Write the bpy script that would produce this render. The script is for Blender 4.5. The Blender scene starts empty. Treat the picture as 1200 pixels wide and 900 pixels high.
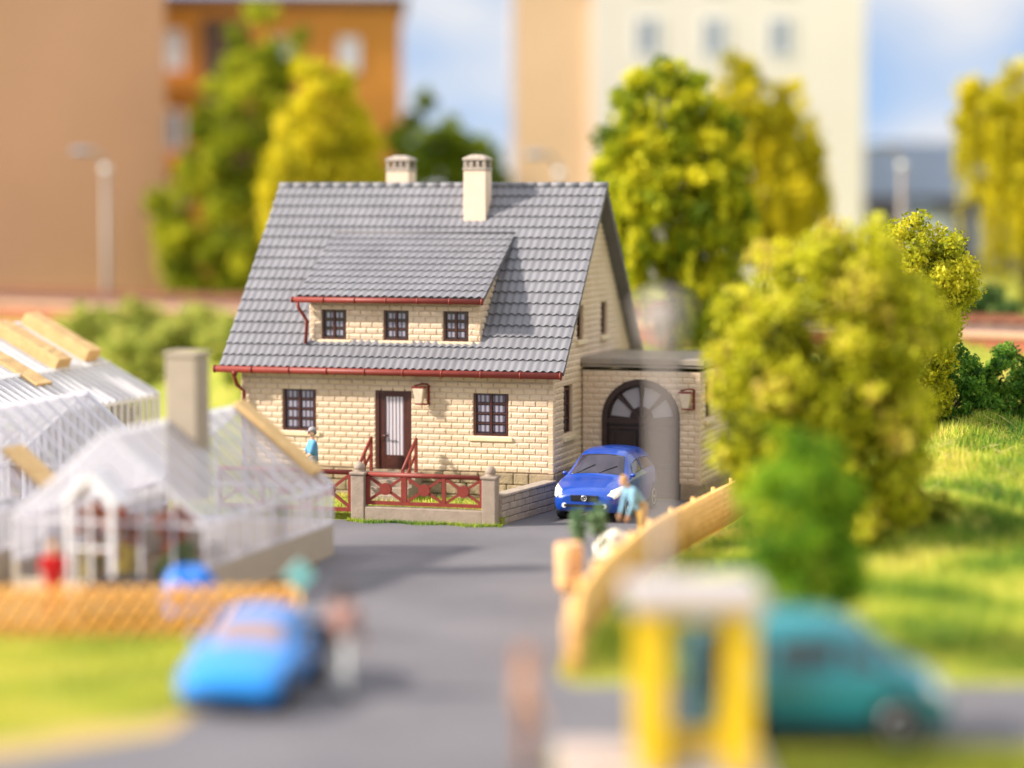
import bpy, bmesh, math, random
import numpy as np
from mathutils import Vector, Matrix
random.seed(7); RNG = np.random.default_rng(7)
S = bpy.context.scene
COL = S.collection
R = math.radians

# ------------------------------------------------------------------ camera
CAM_Z, PITCH = 7.7857, 0.0747
cam = bpy.data.cameras.new('camera'); cam_o = bpy.data.objects.new('camera', cam); COL.objects.link(cam_o)
cam_o.location = (0, 0, CAM_Z); cam_o.rotation_euler = (math.pi/2 - PITCH, 0, 0)
cam.sensor_width = 36; cam.lens = 88.16; cam.clip_start = 0.5; cam.clip_end = 4000
cam.dof.use_dof = True; cam.dof.focus_distance = 61.5; cam.dof.aperture_fstop = 0.072
S.camera = cam_o

# ------------------------------------------------------------------ sky, sun, exposure
SUN_DIR = Vector((0.662, 0.112, -0.43)).normalized()       # the way the light travels
sun_el = math.asin(-SUN_DIR.z); sun_az = math.atan2(-SUN_DIR.x, -SUN_DIR.y)   # azimuth from +Y towards +X
W = bpy.data.worlds.new('World'); S.world = W; W.use_nodes = True
wn, wl = W.node_tree.nodes, W.node_tree.links; wn.clear()
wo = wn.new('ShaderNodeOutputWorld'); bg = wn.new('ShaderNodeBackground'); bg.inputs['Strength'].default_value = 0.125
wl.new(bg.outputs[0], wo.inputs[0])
tc = wn.new('ShaderNodeTexCoord')
lift = wn.new('ShaderNodeVectorMath'); lift.operation = 'ADD'; lift.inputs[1].default_value = (0, 0, 0.30)
wl.new(tc.outputs['Generated'], lift.inputs[0])
nrm = wn.new('ShaderNodeVectorMath'); nrm.operation = 'NORMALIZE'; wl.new(lift.outputs[0], nrm.inputs[0])
sky = wn.new('ShaderNodeTexSky'); sky.sky_type = 'NISHITA'; sky.sun_disc = False
sky.sun_elevation = sun_el; sky.sun_rotation = sun_az; sky.air_density = 1.0; sky.dust_density = 0.6; sky.ozone_density = 1.6
wl.new(nrm.outputs[0], sky.inputs['Vector'])
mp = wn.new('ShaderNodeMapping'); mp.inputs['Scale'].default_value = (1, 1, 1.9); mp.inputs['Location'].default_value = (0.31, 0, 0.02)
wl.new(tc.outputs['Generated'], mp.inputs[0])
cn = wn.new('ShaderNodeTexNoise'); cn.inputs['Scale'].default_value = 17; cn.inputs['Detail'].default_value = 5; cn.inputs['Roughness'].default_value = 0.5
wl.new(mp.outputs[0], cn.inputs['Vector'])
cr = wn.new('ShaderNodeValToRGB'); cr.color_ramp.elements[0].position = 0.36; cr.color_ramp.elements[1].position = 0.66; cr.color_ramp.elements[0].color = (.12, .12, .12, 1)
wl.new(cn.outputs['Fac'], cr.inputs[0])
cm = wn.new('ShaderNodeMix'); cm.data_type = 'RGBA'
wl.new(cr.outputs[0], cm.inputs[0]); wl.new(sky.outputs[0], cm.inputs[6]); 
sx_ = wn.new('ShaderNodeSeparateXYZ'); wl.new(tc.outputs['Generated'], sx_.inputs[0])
ch = wn.new('ShaderNodeMapRange'); ch.inputs[1].default_value = .08; ch.inputs[2].default_value = .4; ch.inputs[3].default_value = 4.1; ch.inputs[4].default_value = 9.5  # clouds overhead, out of view, are made brighter to fill the shade
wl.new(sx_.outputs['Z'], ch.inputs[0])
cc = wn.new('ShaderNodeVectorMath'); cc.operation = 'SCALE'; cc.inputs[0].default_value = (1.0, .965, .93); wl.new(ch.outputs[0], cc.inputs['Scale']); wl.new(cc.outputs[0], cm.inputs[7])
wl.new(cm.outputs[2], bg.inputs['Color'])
sl = bpy.data.lights.new('sun', 'SUN'); sl.energy = 4.5; sl.angle = R(3.5); sl.color = (1.0, 0.91, 0.80)
so = bpy.data.objects.new('sun', sl); COL.objects.link(so); so.location = (-60, -10, 60)
so.rotation_euler = SUN_DIR.to_track_quat('-Z', 'Y').to_euler()
S.view_settings.view_transform = 'Standard'; S.view_settings.look = 'None'; S.view_settings.exposure = 0.92; S.view_settings.gamma = 1
S.view_settings.use_curve_mapping = False
S.cycles.max_bounces = 8; S.cycles.transparent_max_bounces = 24; S.cycles.use_denoising = True
S.cycles.sample_clamp_indirect = 6

# ------------------------------------------------------------------ materials
def srgb(r, g, b):
    f = lambda c: (c/255/12.92 if c/255 <= .04045 else ((c/255+.055)/1.055)**2.4)
    return (f(r), f(g), f(b))
def mat(name, col, rough=0.6, var=0.12, scale=3.0, bump=0.0, bscale=20.0, spec=0.4, metal=0.0, col2=None, coat=0.0, detail=4):
    m = bpy.data.materials.new(name); m.use_nodes = True
    n, l = m.node_tree.nodes, m.node_tree.links; b = n['Principled BSDF']
    b.inputs['Roughness'].default_value = rough; b.inputs['Metallic'].default_value = metal
    b.inputs['Specular IOR Level'].default_value = spec; b.inputs['Coat Weight'].default_value = coat
    t = n.new('ShaderNodeTexCoord'); no = n.new('ShaderNodeTexNoise'); no.inputs['Scale'].default_value = scale; no.inputs['Detail'].default_value = detail
    l.new(t.outputs['Object'], no.inputs['Vector'])
    rp = n.new('ShaderNodeValToRGB'); rp.color_ramp.elements[0].position = .3; rp.color_ramp.elements[1].position = .7
    c2 = col2 or tuple(min(1, c*(1+var)) for c in col); c1 = col if col2 else tuple(c*(1-var) for c in col)
    rp.color_ramp.elements[0].color = (*c1, 1); rp.color_ramp.elements[1].color = (*c2, 1)
    l.new(no.outputs['Fac'], rp.inputs[0]); l.new(rp.outputs[0], b.inputs['Base Color'])
    if bump:
        n2 = n.new('ShaderNodeTexNoise'); n2.inputs['Scale'].default_value = bscale; n2.inputs['Detail'].default_value = 5
        l.new(t.outputs['Object'], n2.inputs['Vector'])
        bp = n.new('ShaderNodeBump'); bp.inputs['Strength'].default_value = bump; bp.inputs['Distance'].default_value = 0.05
        l.new(n2.outputs['Fac'], bp.inputs['Height']); l.new(bp.outputs[0], b.inputs['Normal'])
    return m
def leaf_mat(name, trans=0.35):
    m = bpy.data.materials.new(name); m.use_nodes = True
    n, l = m.node_tree.nodes, m.node_tree.links; b = n['Principled BSDF']; out = n['Material Output']
    a = n.new('ShaderNodeAttribute'); a.attribute_name = 'tint'
    l.new(a.outputs['Color'], b.inputs['Base Color']); b.inputs['Roughness'].default_value = .65; b.inputs['Specular IOR Level'].default_value = .25
    tr = n.new('ShaderNodeBsdfTranslucent'); l.new(a.outputs['Color'], tr.inputs['Color'])
    mx = n.new('ShaderNodeMixShader'); mx.inputs[0].default_value = trans
    l.new(b.outputs[0], mx.inputs[1]); l.new(tr.outputs[0], mx.inputs[2]); l.new(mx.outputs[0], out.inputs[0])
    return m
def glass_mat(name, tint=(.9, .92, 1), clear=0.6, white=0.12, rough=0.08):
    m = bpy.data.materials.new(name); m.use_nodes = True
    n, l = m.node_tree.nodes, m.node_tree.links; n.remove(n['Principled BSDF']); out = n['Material Output']
    tr = n.new('ShaderNodeBsdfTransparent'); tr.inputs[0].default_value = (*tint, 1)
    b = n.new('ShaderNodeBsdfPrincipled'); b.inputs['Base Color'].default_value = (white, white, white*1.04, 1); b.inputs['Roughness'].default_value = rough
    b.inputs['Specular IOR Level'].default_value = 0.7
    mx = n.new('ShaderNodeMixShader'); mx.inputs[0].default_value = 1-clear
    tl = n.new('ShaderNodeBsdfTranslucent'); tl.inputs[0].default_value = (white, white, white*1.03, 1)
    m2 = n.new('ShaderNodeMixShader'); m2.inputs[0].default_value = .45; l.new(b.outputs[0], m2.inputs[1]); l.new(tl.outputs[0], m2.inputs[2])
    l.new(tr.outputs[0], mx.inputs[1]); l.new(m2.outputs[0], mx.inputs[2]); l.new(mx.outputs[0], out.inputs[0])
    return m
M = dict(
    brick=mat('cream_brick', (.60, .45, .305), .72, .10, .8, .3, 30, col2=(.72, .57, .415), detail=9),
    mortar=mat('mortar', (.58, .43, .275), .9, .1),
    stone=mat('plinth_stone', (.30, .225, .14), .85, .25, 4, .5, 18),
    sill=mat('sill_stone', (.70, .56, .36), .7, .06, 5),
    tile=mat('roof_tile', (.160, .157, .172), .5, .08, .9, .12, 40, spec=.4, col2=(.200, .196, .212)),
    tile_dark=mat('roof_underside', (.13, .122, .125), .6, .1),
    red=mat('red_brown_paint', (.20, .030, .020), .5, .12, 6, .1, 30, spec=.35),
    brown=mat('dark_brown_wood', (.062, .018, .012), .35, .2, 8, .1, 30, spec=.5),
    concrete=mat('fence_concrete', (.30, .235, .18), .75, .12, 5, .25, 25),
    block=mat('block_wall', (.33, .27, .215), .8, .15, 5, .3, 25),
    chim=mat('chimney_render', (.72, .56, .42), .75, .05, 5, .12, 30),
    chimcap=mat('chimney_cap', (.35, .29, .24), .8, .2, 9, .2, 30),
    lamp=mat('lantern_glass', (.66, .54, .40), .35, .1, 8),
    flatroof=mat('garage_roof', (.27, .225, .18), .45, .12, 3, .1, 30),
    garage_door=mat('garage_door', (.035, .018, .013), .35, .2, 6),
    cloudy=mat('frosted_pane', (.30, .28, .30), .3, .1, 3),
    asphalt=mat('asphalt', (.112, .108, .120), .8, .1, .35, .3, 45, spec=.3, col2=(.155, .147, .158), detail=8),
    pave=mat('pavement', (.44, .35, .31), .8, .1, 2, .1, 20),
    soil=mat('soil', (.20, .125, .06), .9, .25, 3, .4, 20),
    sand=mat('sandy_verge', (.42, .27, .11), .9, .2, 1.5, .3, 20, col2=(.34, .28, .07)),
    fence=mat('orange_wood', (.82, .38, .065), .55, .15, 5, .15, 25, col2=(.88, .48, .12)),
    fence2=mat('amber_wood', (.84, .45, .12), .55, .15, 5, .15, 25, col2=(.90, .56, .21)),
    mat_=mat('straw_mat', (.60, .38, .155), .75, .1, 6, .35, 14, col2=(.70, .47, .21)),
    white=mat('white_plastic', (.80, .78, .78), .35, .04, 4),
    gbase=mat('greenhouse_plinth', (.42, .36, .28), .8, .06, 4),
    gchim=mat('greenhouse_chimney', (.36, .295, .22), .75, .05, 3),
    carblue=mat('blue_car_paint', (.002, .05, .34), .28, .03, 2, spec=.5, coat=.6),
    carsky=mat('azure_car_paint', (.008, .23, .66), .35, .03, 2, spec=.45, coat=.35),
    cartel=mat('teal_car_paint', (.003, .19, .235), .3, .04, 2, spec=.5, coat=.7),
    carglass=mat('car_glass', (.035, .03, .045), .12, .3, 3, spec=.7),
    paleglass=mat('pale_windscreen', (.27, .20, .21), .3, .1, 3, spec=.4),  # pale tone paints glare into the glass, along with the beige interior behind
    carglass2=mat('van_glass', (.03, .03, .03), .12, .3, 3, spec=.6),
    headl=mat('headlight', (.82, .80, .78), .15, .08, 14, spec=.7, coat=.6),
    tyre=mat('tyre', (.012, .012, .013), .7, .1, 8),
    rim=mat('rim', (.55, .55, .57), .3, .05, 8, metal=.7),
    black=mat('black_trim', (.012, .012, .014), .45, .1, 8),
    chrome=mat('silver', (.7, .7, .72), .25, .05, 8, metal=.8),
    beige=mat('beige_upholstery', (.62, .42, .34), .6, .08, 6),
    yellow=mat('yellow_paint', (.83, .55, .01), .4, .06, 3),
    greyw=mat('pale_grey_roof', (.42, .375, .36), .6, .05, 3),
    phone=mat('telephone_dark', (.07, .08, .09), .4, .1, 5),
    lgrey=mat('lantern_grey', (.34, .295, .27), .5, .06, 3),
    pole=mat('pole_grey', (.30, .255, .225), .5, .06, 3),
    skin=mat('skin', (.72, .42, .26), .55, .05, 5),
    turq=mat('turquoise_sign', (.32, .70, .64), .4, .05, 4),
    tan=mat('tan_render', (.60, .33, .20), .8, .05, .18),
    orange=mat('orange_render', (.64, .265, .04), .75, .08, .25),
    cream=mat('cream_render', (.76, .70, .62), .8, .04, .2),
    peach=mat('peach_render', (.74, .50, .30), .8, .04, .2),
    winw=mat('white_window', (.78, .80, .84), .35, .05, 3),
    wing=mat('window_grey', (.28, .31, .37), .15, .3, 1.2, spec=.7),
    balc=mat('stairwell_dark', (.12, .07, .05), .7, .15, 1),
    slate=mat('blue_grey_roof', (.20, .25, .33), .5, .08, .4),
    darkwall=mat('dark_wall', (.16, .13, .125), .7, .2, .5),
    trackred=mat('red_brick_wall', (.36, .11, .055), .7, .2, 2, .3, 8),
    coping=mat('coping', (.58, .36, .22), .7, .1, 2),
    ballast=mat('ballast', (.17, .10, .075), .9, .3, 6, .6, 12),
    rust=mat('rusty_rail', (.24, .09, .045), .5, .2, 5),
    bark=mat('bark', (.11, .07, .04), .85, .3, 8, .5, 20),
    sack=mat('white_sack', (.80, .72, .58), .7, .06, 4, .2, 10),
    terra=mat('terracotta_planter', (.74, .42, .20), .6, .08, 5, .1, 15),
    greenp=mat('green_metal', (.05, .18, .09), .45, .1, 5),
    bluep=mat('blue_tarpaulin', (.02, .16, .58), .4, .1, 4, .2, 6),
    darkp=mat('dark_tarpaulin', (.02, .022, .03), .6, .2, 4, .3, 6),
    leaf=leaf_mat('leaf', .45), blade=leaf_mat('grass_blade', .3),
    ghframe=glass_mat('clear_plastic_frame', (.98,.97,1), .30, .84, .2), ghfar=glass_mat('far_greenhouse_glass', (.96,.95,1), .62, .50, .1), ghframe2=glass_mat('far_plastic_frame', (.98,.97,1), .12, .92, .2),
    ghglass=glass_mat('greenhouse_glass', (.96, .96, 1), .88, .40, .1), ghroof=glass_mat('greenhouse_roof_glass', (.98, .96, 1), .42, .66, .12),
    booth=glass_mat('booth_glass', (.86, .92, .92), .72, .25, .1),
    cglass=glass_mat('screen_glass', (.8, .86, .95), .7, .15, .08),
)
def cloth(name, c, var=.1): return mat(name, c, .8, var, 7, .15, 22, spec=.2)

# curtained pane and ribbed door glass
def striped(name, a, b, freq, rough):
    m = bpy.data.materials.new(name); m.use_nodes = True
    n, l = m.node_tree.nodes, m.node_tree.links; p = n['Principled BSDF']; p.inputs['Roughness'].default_value = rough; p.inputs['Specular IOR Level'].default_value = .6
    t = n.new('ShaderNodeTexCoord'); w = n.new('ShaderNodeTexWave'); w.wave_type = 'BANDS'; w.bands_direction = 'X'; w.inputs['Scale'].default_value = freq
    w.inputs['Distortion'].default_value = .4; l.new(t.outputs['Object'], w.inputs['Vector'])
    r = n.new('ShaderNodeValToRGB'); r.color_ramp.elements[0].color = (*a, 1); r.color_ramp.elements[1].color = (*b, 1)
    l.new(w.outputs['Fac'], r.inputs[0]); l.new(r.outputs[0], p.inputs['Base Color']); return m
M['pane'] = striped('curtained_pane', (.07, .06, .09), (.34, .32, .39), 2.6, .22)
M['ribbed'] = striped('ribbed_glass', (.16, .14, .18), (.66, .60, .62), 3.3, .25)

# ground: grass, dry patches, soil
def ground_mat():
    m = bpy.data.materials.new('ground'); m.use_nodes = True
    n, l = m.node_tree.nodes, m.node_tree.links; b = n['Principled BSDF']; b.inputs['Roughness'].default_value = .95; b.inputs['Specular IOR Level'].default_value = .1
    t = n.new('ShaderNodeTexCoord')
    a = n.new('ShaderNodeTexNoise'); a.inputs['Scale'].default_value = .55; a.inputs['Detail'].default_value = 7; l.new(t.outputs['Object'], a.inputs['Vector'])
    r = n.new('ShaderNodeValToRGB'); e = r.color_ramp.elements
    e[0].position = .3; e[0].color = (.18, .22, .035, 1); e[1].position = .72; e[1].color = (.46, .38, .09, 1)
    k = e.new(.5); k.color = (.32, .34, .05, 1)
    l.new(a.outputs['Fac'], r.inputs[0]); l.new(r.outputs[0], b.inputs['Base Color'])
    a2 = n.new('ShaderNodeTexNoise'); a2.inputs['Scale'].default_value = 9; a2.inputs['Detail'].default_value = 6; l.new(t.outputs['Object'], a2.inputs['Vector'])
    bp = n.new('ShaderNodeBump'); bp.inputs['Strength'].default_value = .8; bp.inputs['Distance'].default_value = .15
    l.new(a2.outputs['Fac'], bp.inputs['Height']); l.new(bp.outputs[0], b.inputs['Normal']); return m
M['ground'] = ground_mat()

# ------------------------------------------------------------------ mesh helpers
class MB:
    def __init__(s): s.v = []; s.f = []; s.mi = []; s.sm = []; s.m = 0; s.smooth = False; s.X = None
    def add(s, vs, fs, smooth=None):
        o = len(s.v)
        if s.X is not None: vs = [tuple(s.X @ Vector(v)) for v in vs]
        s.v.extend(vs)
        for f in fs: s.f.append([i+o for i in f]); s.mi.append(s.m); s.sm.append(s.smooth if smooth is None else smooth)
        return s
    def box(s, x0, x1, y0, y1, z0, z1):
        return s.add([(x0,y0,z0),(x1,y0,z0),(x1,y1,z0),(x0,y1,z0),(x0,y0,z1),(x1,y0,z1),(x1,y1,z1),(x0,y1,z1)],
              [(0,3,2,1),(4,5,6,7),(0,1,5,4),(1,2,6,5),(2,3,7,6),(3,0,4,7)])
    def bar(s, p, q, w, h=None, up=(0,0,1)):
        h = h or w; p, q = Vector(p), Vector(q); d = (q-p).normalized(); u = Vector(up)
        if abs(d.dot(u)) > .98: u = Vector((0,1,0))
        a = d.cross(u).normalized()*w/2; b = a.cross(d).normalized()*h/2
        vs = [tuple(e+sa*a+sb*b) for e in (p,q) for sa,sb in ((-1,-1),(1,-1),(1,1),(-1,1))]
        return s.add(vs, [(3,2,1,0),(4,5,6,7),(0,1,5,4),(1,2,6,5),(2,3,7,6),(3,0,4,7)])
    def tube(s, pts, r, n=10, caps=True):
        pts = [Vector(p) for p in pts]; rs = r if isinstance(r, (list, tuple)) else [r]*len(pts); vs = []
        pu = None
        for i, p in enumerate(pts):
            d = ((pts[min(i+1,len(pts)-1)]-pts[max(i-1,0)])).normalized()
            u = Vector((0,0,1)) if abs(d.z) < .95 else Vector((0,1,0))
            if pu is not None: u = pu
            a = d.cross(u).normalized(); b = a.cross(d).normalized(); pu = b
            for k in range(n): t = 2*math.pi*k/n; vs.append(tuple(p+(a*math.cos(t)+b*math.sin(t))*rs[i]))
        fs = [(i*n+k, i*n+(k+1)%n, (i+1)*n+(k+1)%n, (i+1)*n+k) for i in range(len(pts)-1) for k in range(n)]
        s.add(vs, fs, True)
        if caps:
            o = len(s.v)-len(vs)
            s.f.append([o+k for k in range(n)][::-1]); s.f.append([o+(len(pts)-1)*n+k for k in range(n)])
            s.mi += [s.m]*2; s.sm += [False]*2
        return s
    def lathe(s, prof, c=(0,0,0), n=16, smooth=True):
        vs = [(c[0]+r*math.cos(2*math.pi*k/n), c[1]+r*math.sin(2*math.pi*k/n), c[2]+z) for r, z in prof for k in range(n)]
        fs = [(i*n+k, i*n+(k+1)%n, (i+1)*n+(k+1)%n, (i+1)*n+k) for i in range(len(prof)-1) for k in range(n)]
        fs += [tuple(range(n))[::-1], tuple((len(prof)-1)*n+k for k in range(n))]
        return s.add(vs, fs, smooth)
    def sphere(s, c, r, n=12, m=8):
        r = r if isinstance(r, (tuple, list)) else (r,r,r)
        vs = [(c[0]+r[0]*math.sin(math.pi*i/m)*math.cos(2*math.pi*k/n), c[1]+r[1]*math.sin(math.pi*i/m)*math.sin(2*math.pi*k/n), c[2]+r[2]*math.cos(math.pi*i/m)) for i in range(1,m) for k in range(n)]
        t = len(vs); vs += [(c[0],c[1],c[2]+r[2]), (c[0],c[1],c[2]-r[2])]
        fs = [((i)*n+k, (i+1)*n+k, (i+1)*n+(k+1)%n, i*n+(k+1)%n) for i in range(m-2) for k in range(n)]
        fs += [(t, k, (k+1)%n) for k in range(n)] + [(t+1, (m-2)*n+(k+1)%n, (m-2)*n+k) for k in range(n)]
        return s.add(vs, fs, True)
    def capsule(s, p, q, r0, r1, n=12):
        p, q = Vector(p), Vector(q); d = (q-p); L = d.length or 1e-6; d /= L
        pts, rs = [], []
        for t in (-.98,-.8,-.45,0): pts.append(p+d*r0*t); rs.append(r0*math.sqrt(max(0,1-t*t)))
        for t in (0,.45,.8,.98): pts.append(q+d*r1*t); rs.append(r1*math.sqrt(max(0,1-t*t)))
        return s.tube(pts, rs, n)
    def prism(s, poly, y0, y1, ax='y'):
        n = len(poly)
        if ax == 'y': vs = [(a, y0, b) for a, b in poly] + [(a, y1, b) for a, b in poly]
        elif ax == 'z': vs = [(a, b, y0) for a, b in poly] + [(a, b, y1) for a, b in poly]
        else: vs = [(y0, a, b) for a, b in poly] + [(y1, a, b) for a, b in poly]
        fs = [tuple(range(n)), tuple(range(2*n-1, n-1, -1))] + [(i, i+n, (i+1)%n+n, (i+1)%n) for i in range(n)]
        return s.add(vs, fs)
    def build(s, name, mats, parent=None, fix=False):
        me = bpy.data.meshes.new(name); me.from_pydata(s.v, [], s.f)
        for m in (mats if isinstance(mats, (list, tuple)) else [mats]): me.materials.append(m)
        me.polygons.foreach_set('material_index', s.mi); me.polygons.foreach_set('use_smooth', s.sm)
        if fix:
            b = bmesh.new(); b.from_mesh(me); bmesh.ops.recalc_face_normals(b, faces=b.faces); b.to_mesh(me); b.free()
        me.update(); o = bpy.data.objects.new(name, me); COL.objects.link(o)
        if parent is not None: o.parent = parent
        return o
def tag(o, label=None, cat=None, group=None, kind=None):
    if label: o['label'] = label
    if cat: o['category'] = cat
    if group: o['group'] = group
    if kind: o['kind'] = kind
    return o
def thing(name, label, cat, loc=(0,0,0), rz=0, group=None):
    o = bpy.data.objects.new(name, None); COL.objects.link(o); o.location = loc; o.rotation_euler = (0,0,rz); o.empty_display_size = .3
    return tag(o, label, cat, group)
def copy_tree(o, parent=None):
    c = o.copy(); COL.objects.link(c)
    if parent is not None: c.parent = parent
    for ch in list(o.children): copy_tree(ch, c)
    return c
def bevel(o, w=.015, seg=2):
    b = o.modifiers.new('bevel', 'BEVEL'); b.width = w; b.segments = seg; b.limit_method = 'ANGLE'; return o
def realize(o):
    bpy.context.view_layer.update()
    me = bpy.data.meshes.new_from_object(o.evaluated_get(bpy.context.evaluated_depsgraph_get()))
    o.modifiers.clear(); o.data = me; return o
def smoothall(o):
    o.data.polygons.foreach_set('use_smooth', [True]*len(o.data.polygons)); return o

def np_mesh(name, verts, nper, mat_, tints=None, parent=None):
    """verts (N*nper,3): N separate faces of nper corners; tints (N,3)"""
    N = len(verts)//nper; me = bpy.data.meshes.new(name)
    me.vertices.add(len(verts)); me.vertices.foreach_set('co', verts.astype(np.float32).ravel())
    me.loops.add(len(verts)); me.loops.foreach_set('vertex_index', np.arange(len(verts), dtype=np.int32))
    me.polygons.add(N); me.polygons.foreach_set('loop_start', np.arange(0, len(verts), nper, dtype=np.int32))
    me.update(calc_edges=True); me.materials.append(mat_)
    if tints is not None:
        at = me.attributes.new('tint', 'FLOAT_COLOR', 'POINT')
        c = np.ones((len(verts), 4), np.float32); c[:, :3] = np.repeat(tints, nper, 0); at.data.foreach_set('color', c.ravel())
    o = bpy.data.objects.new(name, me); COL.objects.link(o)
    if parent is not None: o.parent = parent
    return o
def unit(v): return v/np.maximum(1e-9, np.linalg.norm(v, axis=-1, keepdims=True))
def leaf_quads(P, size, bias=None, aspect=.6):
    n = len(P); d = unit(RNG.normal(size=(n,3)) + (0 if bias is None else bias)); e = unit(np.cross(d, RNG.normal(size=(n,3))))
    s = (size*RNG.uniform(.6, 1.35, n))[:,None]; a = d*s; b = e*s*aspect
    return np.stack([P-a, P+b*.9, P+a, P-b*.9], 1).reshape(-1,3)
def lerp_cols(cols, w): # cols list of rgb, w (n,) 0..1
    c = np.array(cols, float); t = np.clip(w, 0, .9999)*(len(c)-1); i = t.astype(int); f = (t-i)[:,None]
    return c[i]*(1-f)+c[i+1]*f
def leaf_cloud(blobs, n, size, cols, clumps=90, crad=.28, shell=.55, aspect=.6):
    """blobs: (cx,cy,cz,rx,ry,rz); leaves gathered into clumps near the blob surfaces"""
    bl = np.array(blobs, float); w = bl[:,3]*bl[:,4]*bl[:,5]; w = w**.67; w /= w.sum()
    k = RNG.choice(len(bl), clumps, p=w); u = unit(RNG.normal(size=(clumps,3))); rr = (shell+(1-shell)*RNG.random(clumps)**.6)[:,None]
    C = bl[k,:3]+u*rr*bl[k,3:]*RNG.uniform(.86, 1.1, (clumps,1)); ct = np.clip(RNG.normal(.5, .24, clumps), 0, 1)
    cr = crad*RNG.uniform(.6, 1.35, clumps); q = RNG.choice(clumps, n, p=cr**2/np.sum(cr**2))
    P = C[q]+unit(RNG.normal(size=(n,3)))*(RNG.random((n,1))**.45)*cr[q][:,None]
    t = np.clip(ct[q]+RNG.normal(0, .16, n), 0, 1)
    return leaf_quads(P, size, (P-C[q])/cr[q][:,None]*.6, aspect), lerp_cols(cols, t)
def trunk_mb(h, r, top, limbs, spread, seed):
    rnd = random.Random(seed); m = MB()
    pts = [(0,0,-.15)]; 
    for i in range(1,5): pts.append((rnd.uniform(-.05,.05)*h*.2, rnd.uniform(-.05,.05)*h*.2, h*i/4))
    m.tube(pts, [r*1.35, r, r*.85, r*.7, r*.5], 9)
    for i in range(limbs):
        a = 2*math.pi*i/limbs+rnd.uniform(-.4,.4); z = h*rnd.uniform(.55,1)
        e = Vector((math.cos(a)*spread, math.sin(a)*spread, z+rnd.uniform(.25,.6)*(top-z)))
        m.tube([(0,0,z-.1), tuple(Vector((0,0,z))*.5+e*.5+Vector((0,0,.1))), tuple(e)], [r*.5, r*.32, r*.12], 7)
    return m
def tree(name, label, cat, loc, blobs, n, size, cols, trunk=None, group=None, clumps=90, crad=.28, shell=.55, rz=0, strands=None, aspect=.6):
    t = thing(name, label, cat, loc, rz, group)
    h, r, top, limbs, sp = trunk or (.6, .06, 1.2, 4, .4)
    trunk_mb(h, r, top, limbs, sp, int(abs(loc[0]*100+loc[1]*10))).build('trunk', M['bark'], t)
    V, T = leaf_cloud(blobs, n, size, cols, clumps, crad, shell, aspect)
    if strands:
        ns, ln, per = strands; bl = np.array(blobs, float); k = RNG.integers(0, len(bl), ns); u = unit(RNG.normal(size=(ns,3))); u[:,2] = np.abs(u[:,2])*.9-.25
        A = bl[k,:3]+u*bl[k,3:]*RNG.uniform(.8,1.04,(ns,1)); L = ln*RNG.uniform(.35,1,ns)
        q = np.repeat(np.arange(ns), per); f = RNG.random(len(q))
        P = A[q]; P = P+np.stack([RNG.normal(0,.07,len(q)), RNG.normal(0,.07,len(q)), -f*L[q]], 1); P[:,2] = np.maximum(P[:,2], .15)
        ct = np.clip(RNG.normal(.55,.25,ns),0,1)
        V = np.vstack([V, leaf_quads(P, size, np.array([0,0,-1.3]), .45)]); T = np.vstack([T, lerp_cols(cols, np.clip(ct[q]+RNG.normal(0,.15,len(q)),0,1))])
    np_mesh('crown', V, 4, M['leaf'], T, t)
    return t

# ------------------------------------------------------------------ setting
FX = ([20,40,43,47,52,59,64,80,400],[.9,.95,1.1,1.7,2.95,5.15,6.2,6.6,6.6])
def sstep(t): t = np.clip(t,0,1); return t*t*(3-2*t)
def track_y(x): return 85.3-.636*np.clip(x,-34,22)
def height(x, y):
    x = np.asarray(x,float); y = np.asarray(y,float)
    ter = 2.95*sstep((y-(track_y(x)-12.5))/10)+.67*sstep((y-track_y(x))/.8)
    fx = np.interp(y, *FX)
    ramp = np.interp(y, [39.5,42,48,54,58,61,63,66,72,77],[0,.12,.55,1.2,1.75,2.2,1.95,1.7,2.6,3.4])
    bump = .13*np.sin(x*1.7+1)*np.sin(y*1.15)+.07*np.sin(x*3.1+y*2.2)
    k = sstep((x-fx-.9)/4.6)
    return np.maximum(ter, (ramp+bump*np.minimum(1,ramp))*k)
xs = np.concatenate([np.linspace(-900,-40,14), np.linspace(-38,38,150), np.linspace(40,900,14)])
ys = np.concatenate([np.linspace(-60,28,10), np.linspace(30,100,150), np.linspace(103,180,24), np.linspace(200,1800,14)])
GX, GY = np.meshgrid(xs, ys); GZ = height(GX, GY); nx = len(xs)
g = MB(); g.smooth = True
g.add([tuple(p) for p in np.stack([GX,GY,GZ],-1).reshape(-1,3).tolist()], [(j*nx+i, j*nx+i+1, (j+1)*nx+i+1, (j+1)*nx+i) for j in range(len(ys)-1) for i in range(nx-1)])
tag(g.build('ground', M['ground']), kind='structure')

YAW, X0, Y0 = -.2961, 1.0439, 62.2441
cY, sY = math.cos(YAW), math.sin(YAW)
def HW(x, y): return (X0+cY*x-sY*y, Y0+sY*x+cY*y)
def sheet(name, poly, z, m, thick=None):
    b = MB(); n = len(poly)
    if thick is None: b.add([(x,y,z) for x,y in poly], [tuple(range(n))])
    else: b.prism(poly, z, z+thick, 'z')
    return tag(b.build(name, m, fix=thick is not None), kind='structure')
sheet('road', [(-40,18),(.5,18),(.55,35.1),(40,35.1),(40,39.4),(1.0,39.6),(.72,40.4),(.95,43.2),(1.5,46.6),(2.75,52),(4.9,59),(5.2,62),HW(3.1,2.54),HW(.02,2.54),HW(.02,0),HW(-.3,-3.55),
     HW(-16,-3.55),(-16,57),(-5.2,57),(-4.15,54.2),(-4.05,44.3),(-4.75,43.4),(-4.95,36.6),(-7.0,34.6),(-40,31)], .006, M['asphalt'])
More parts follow.
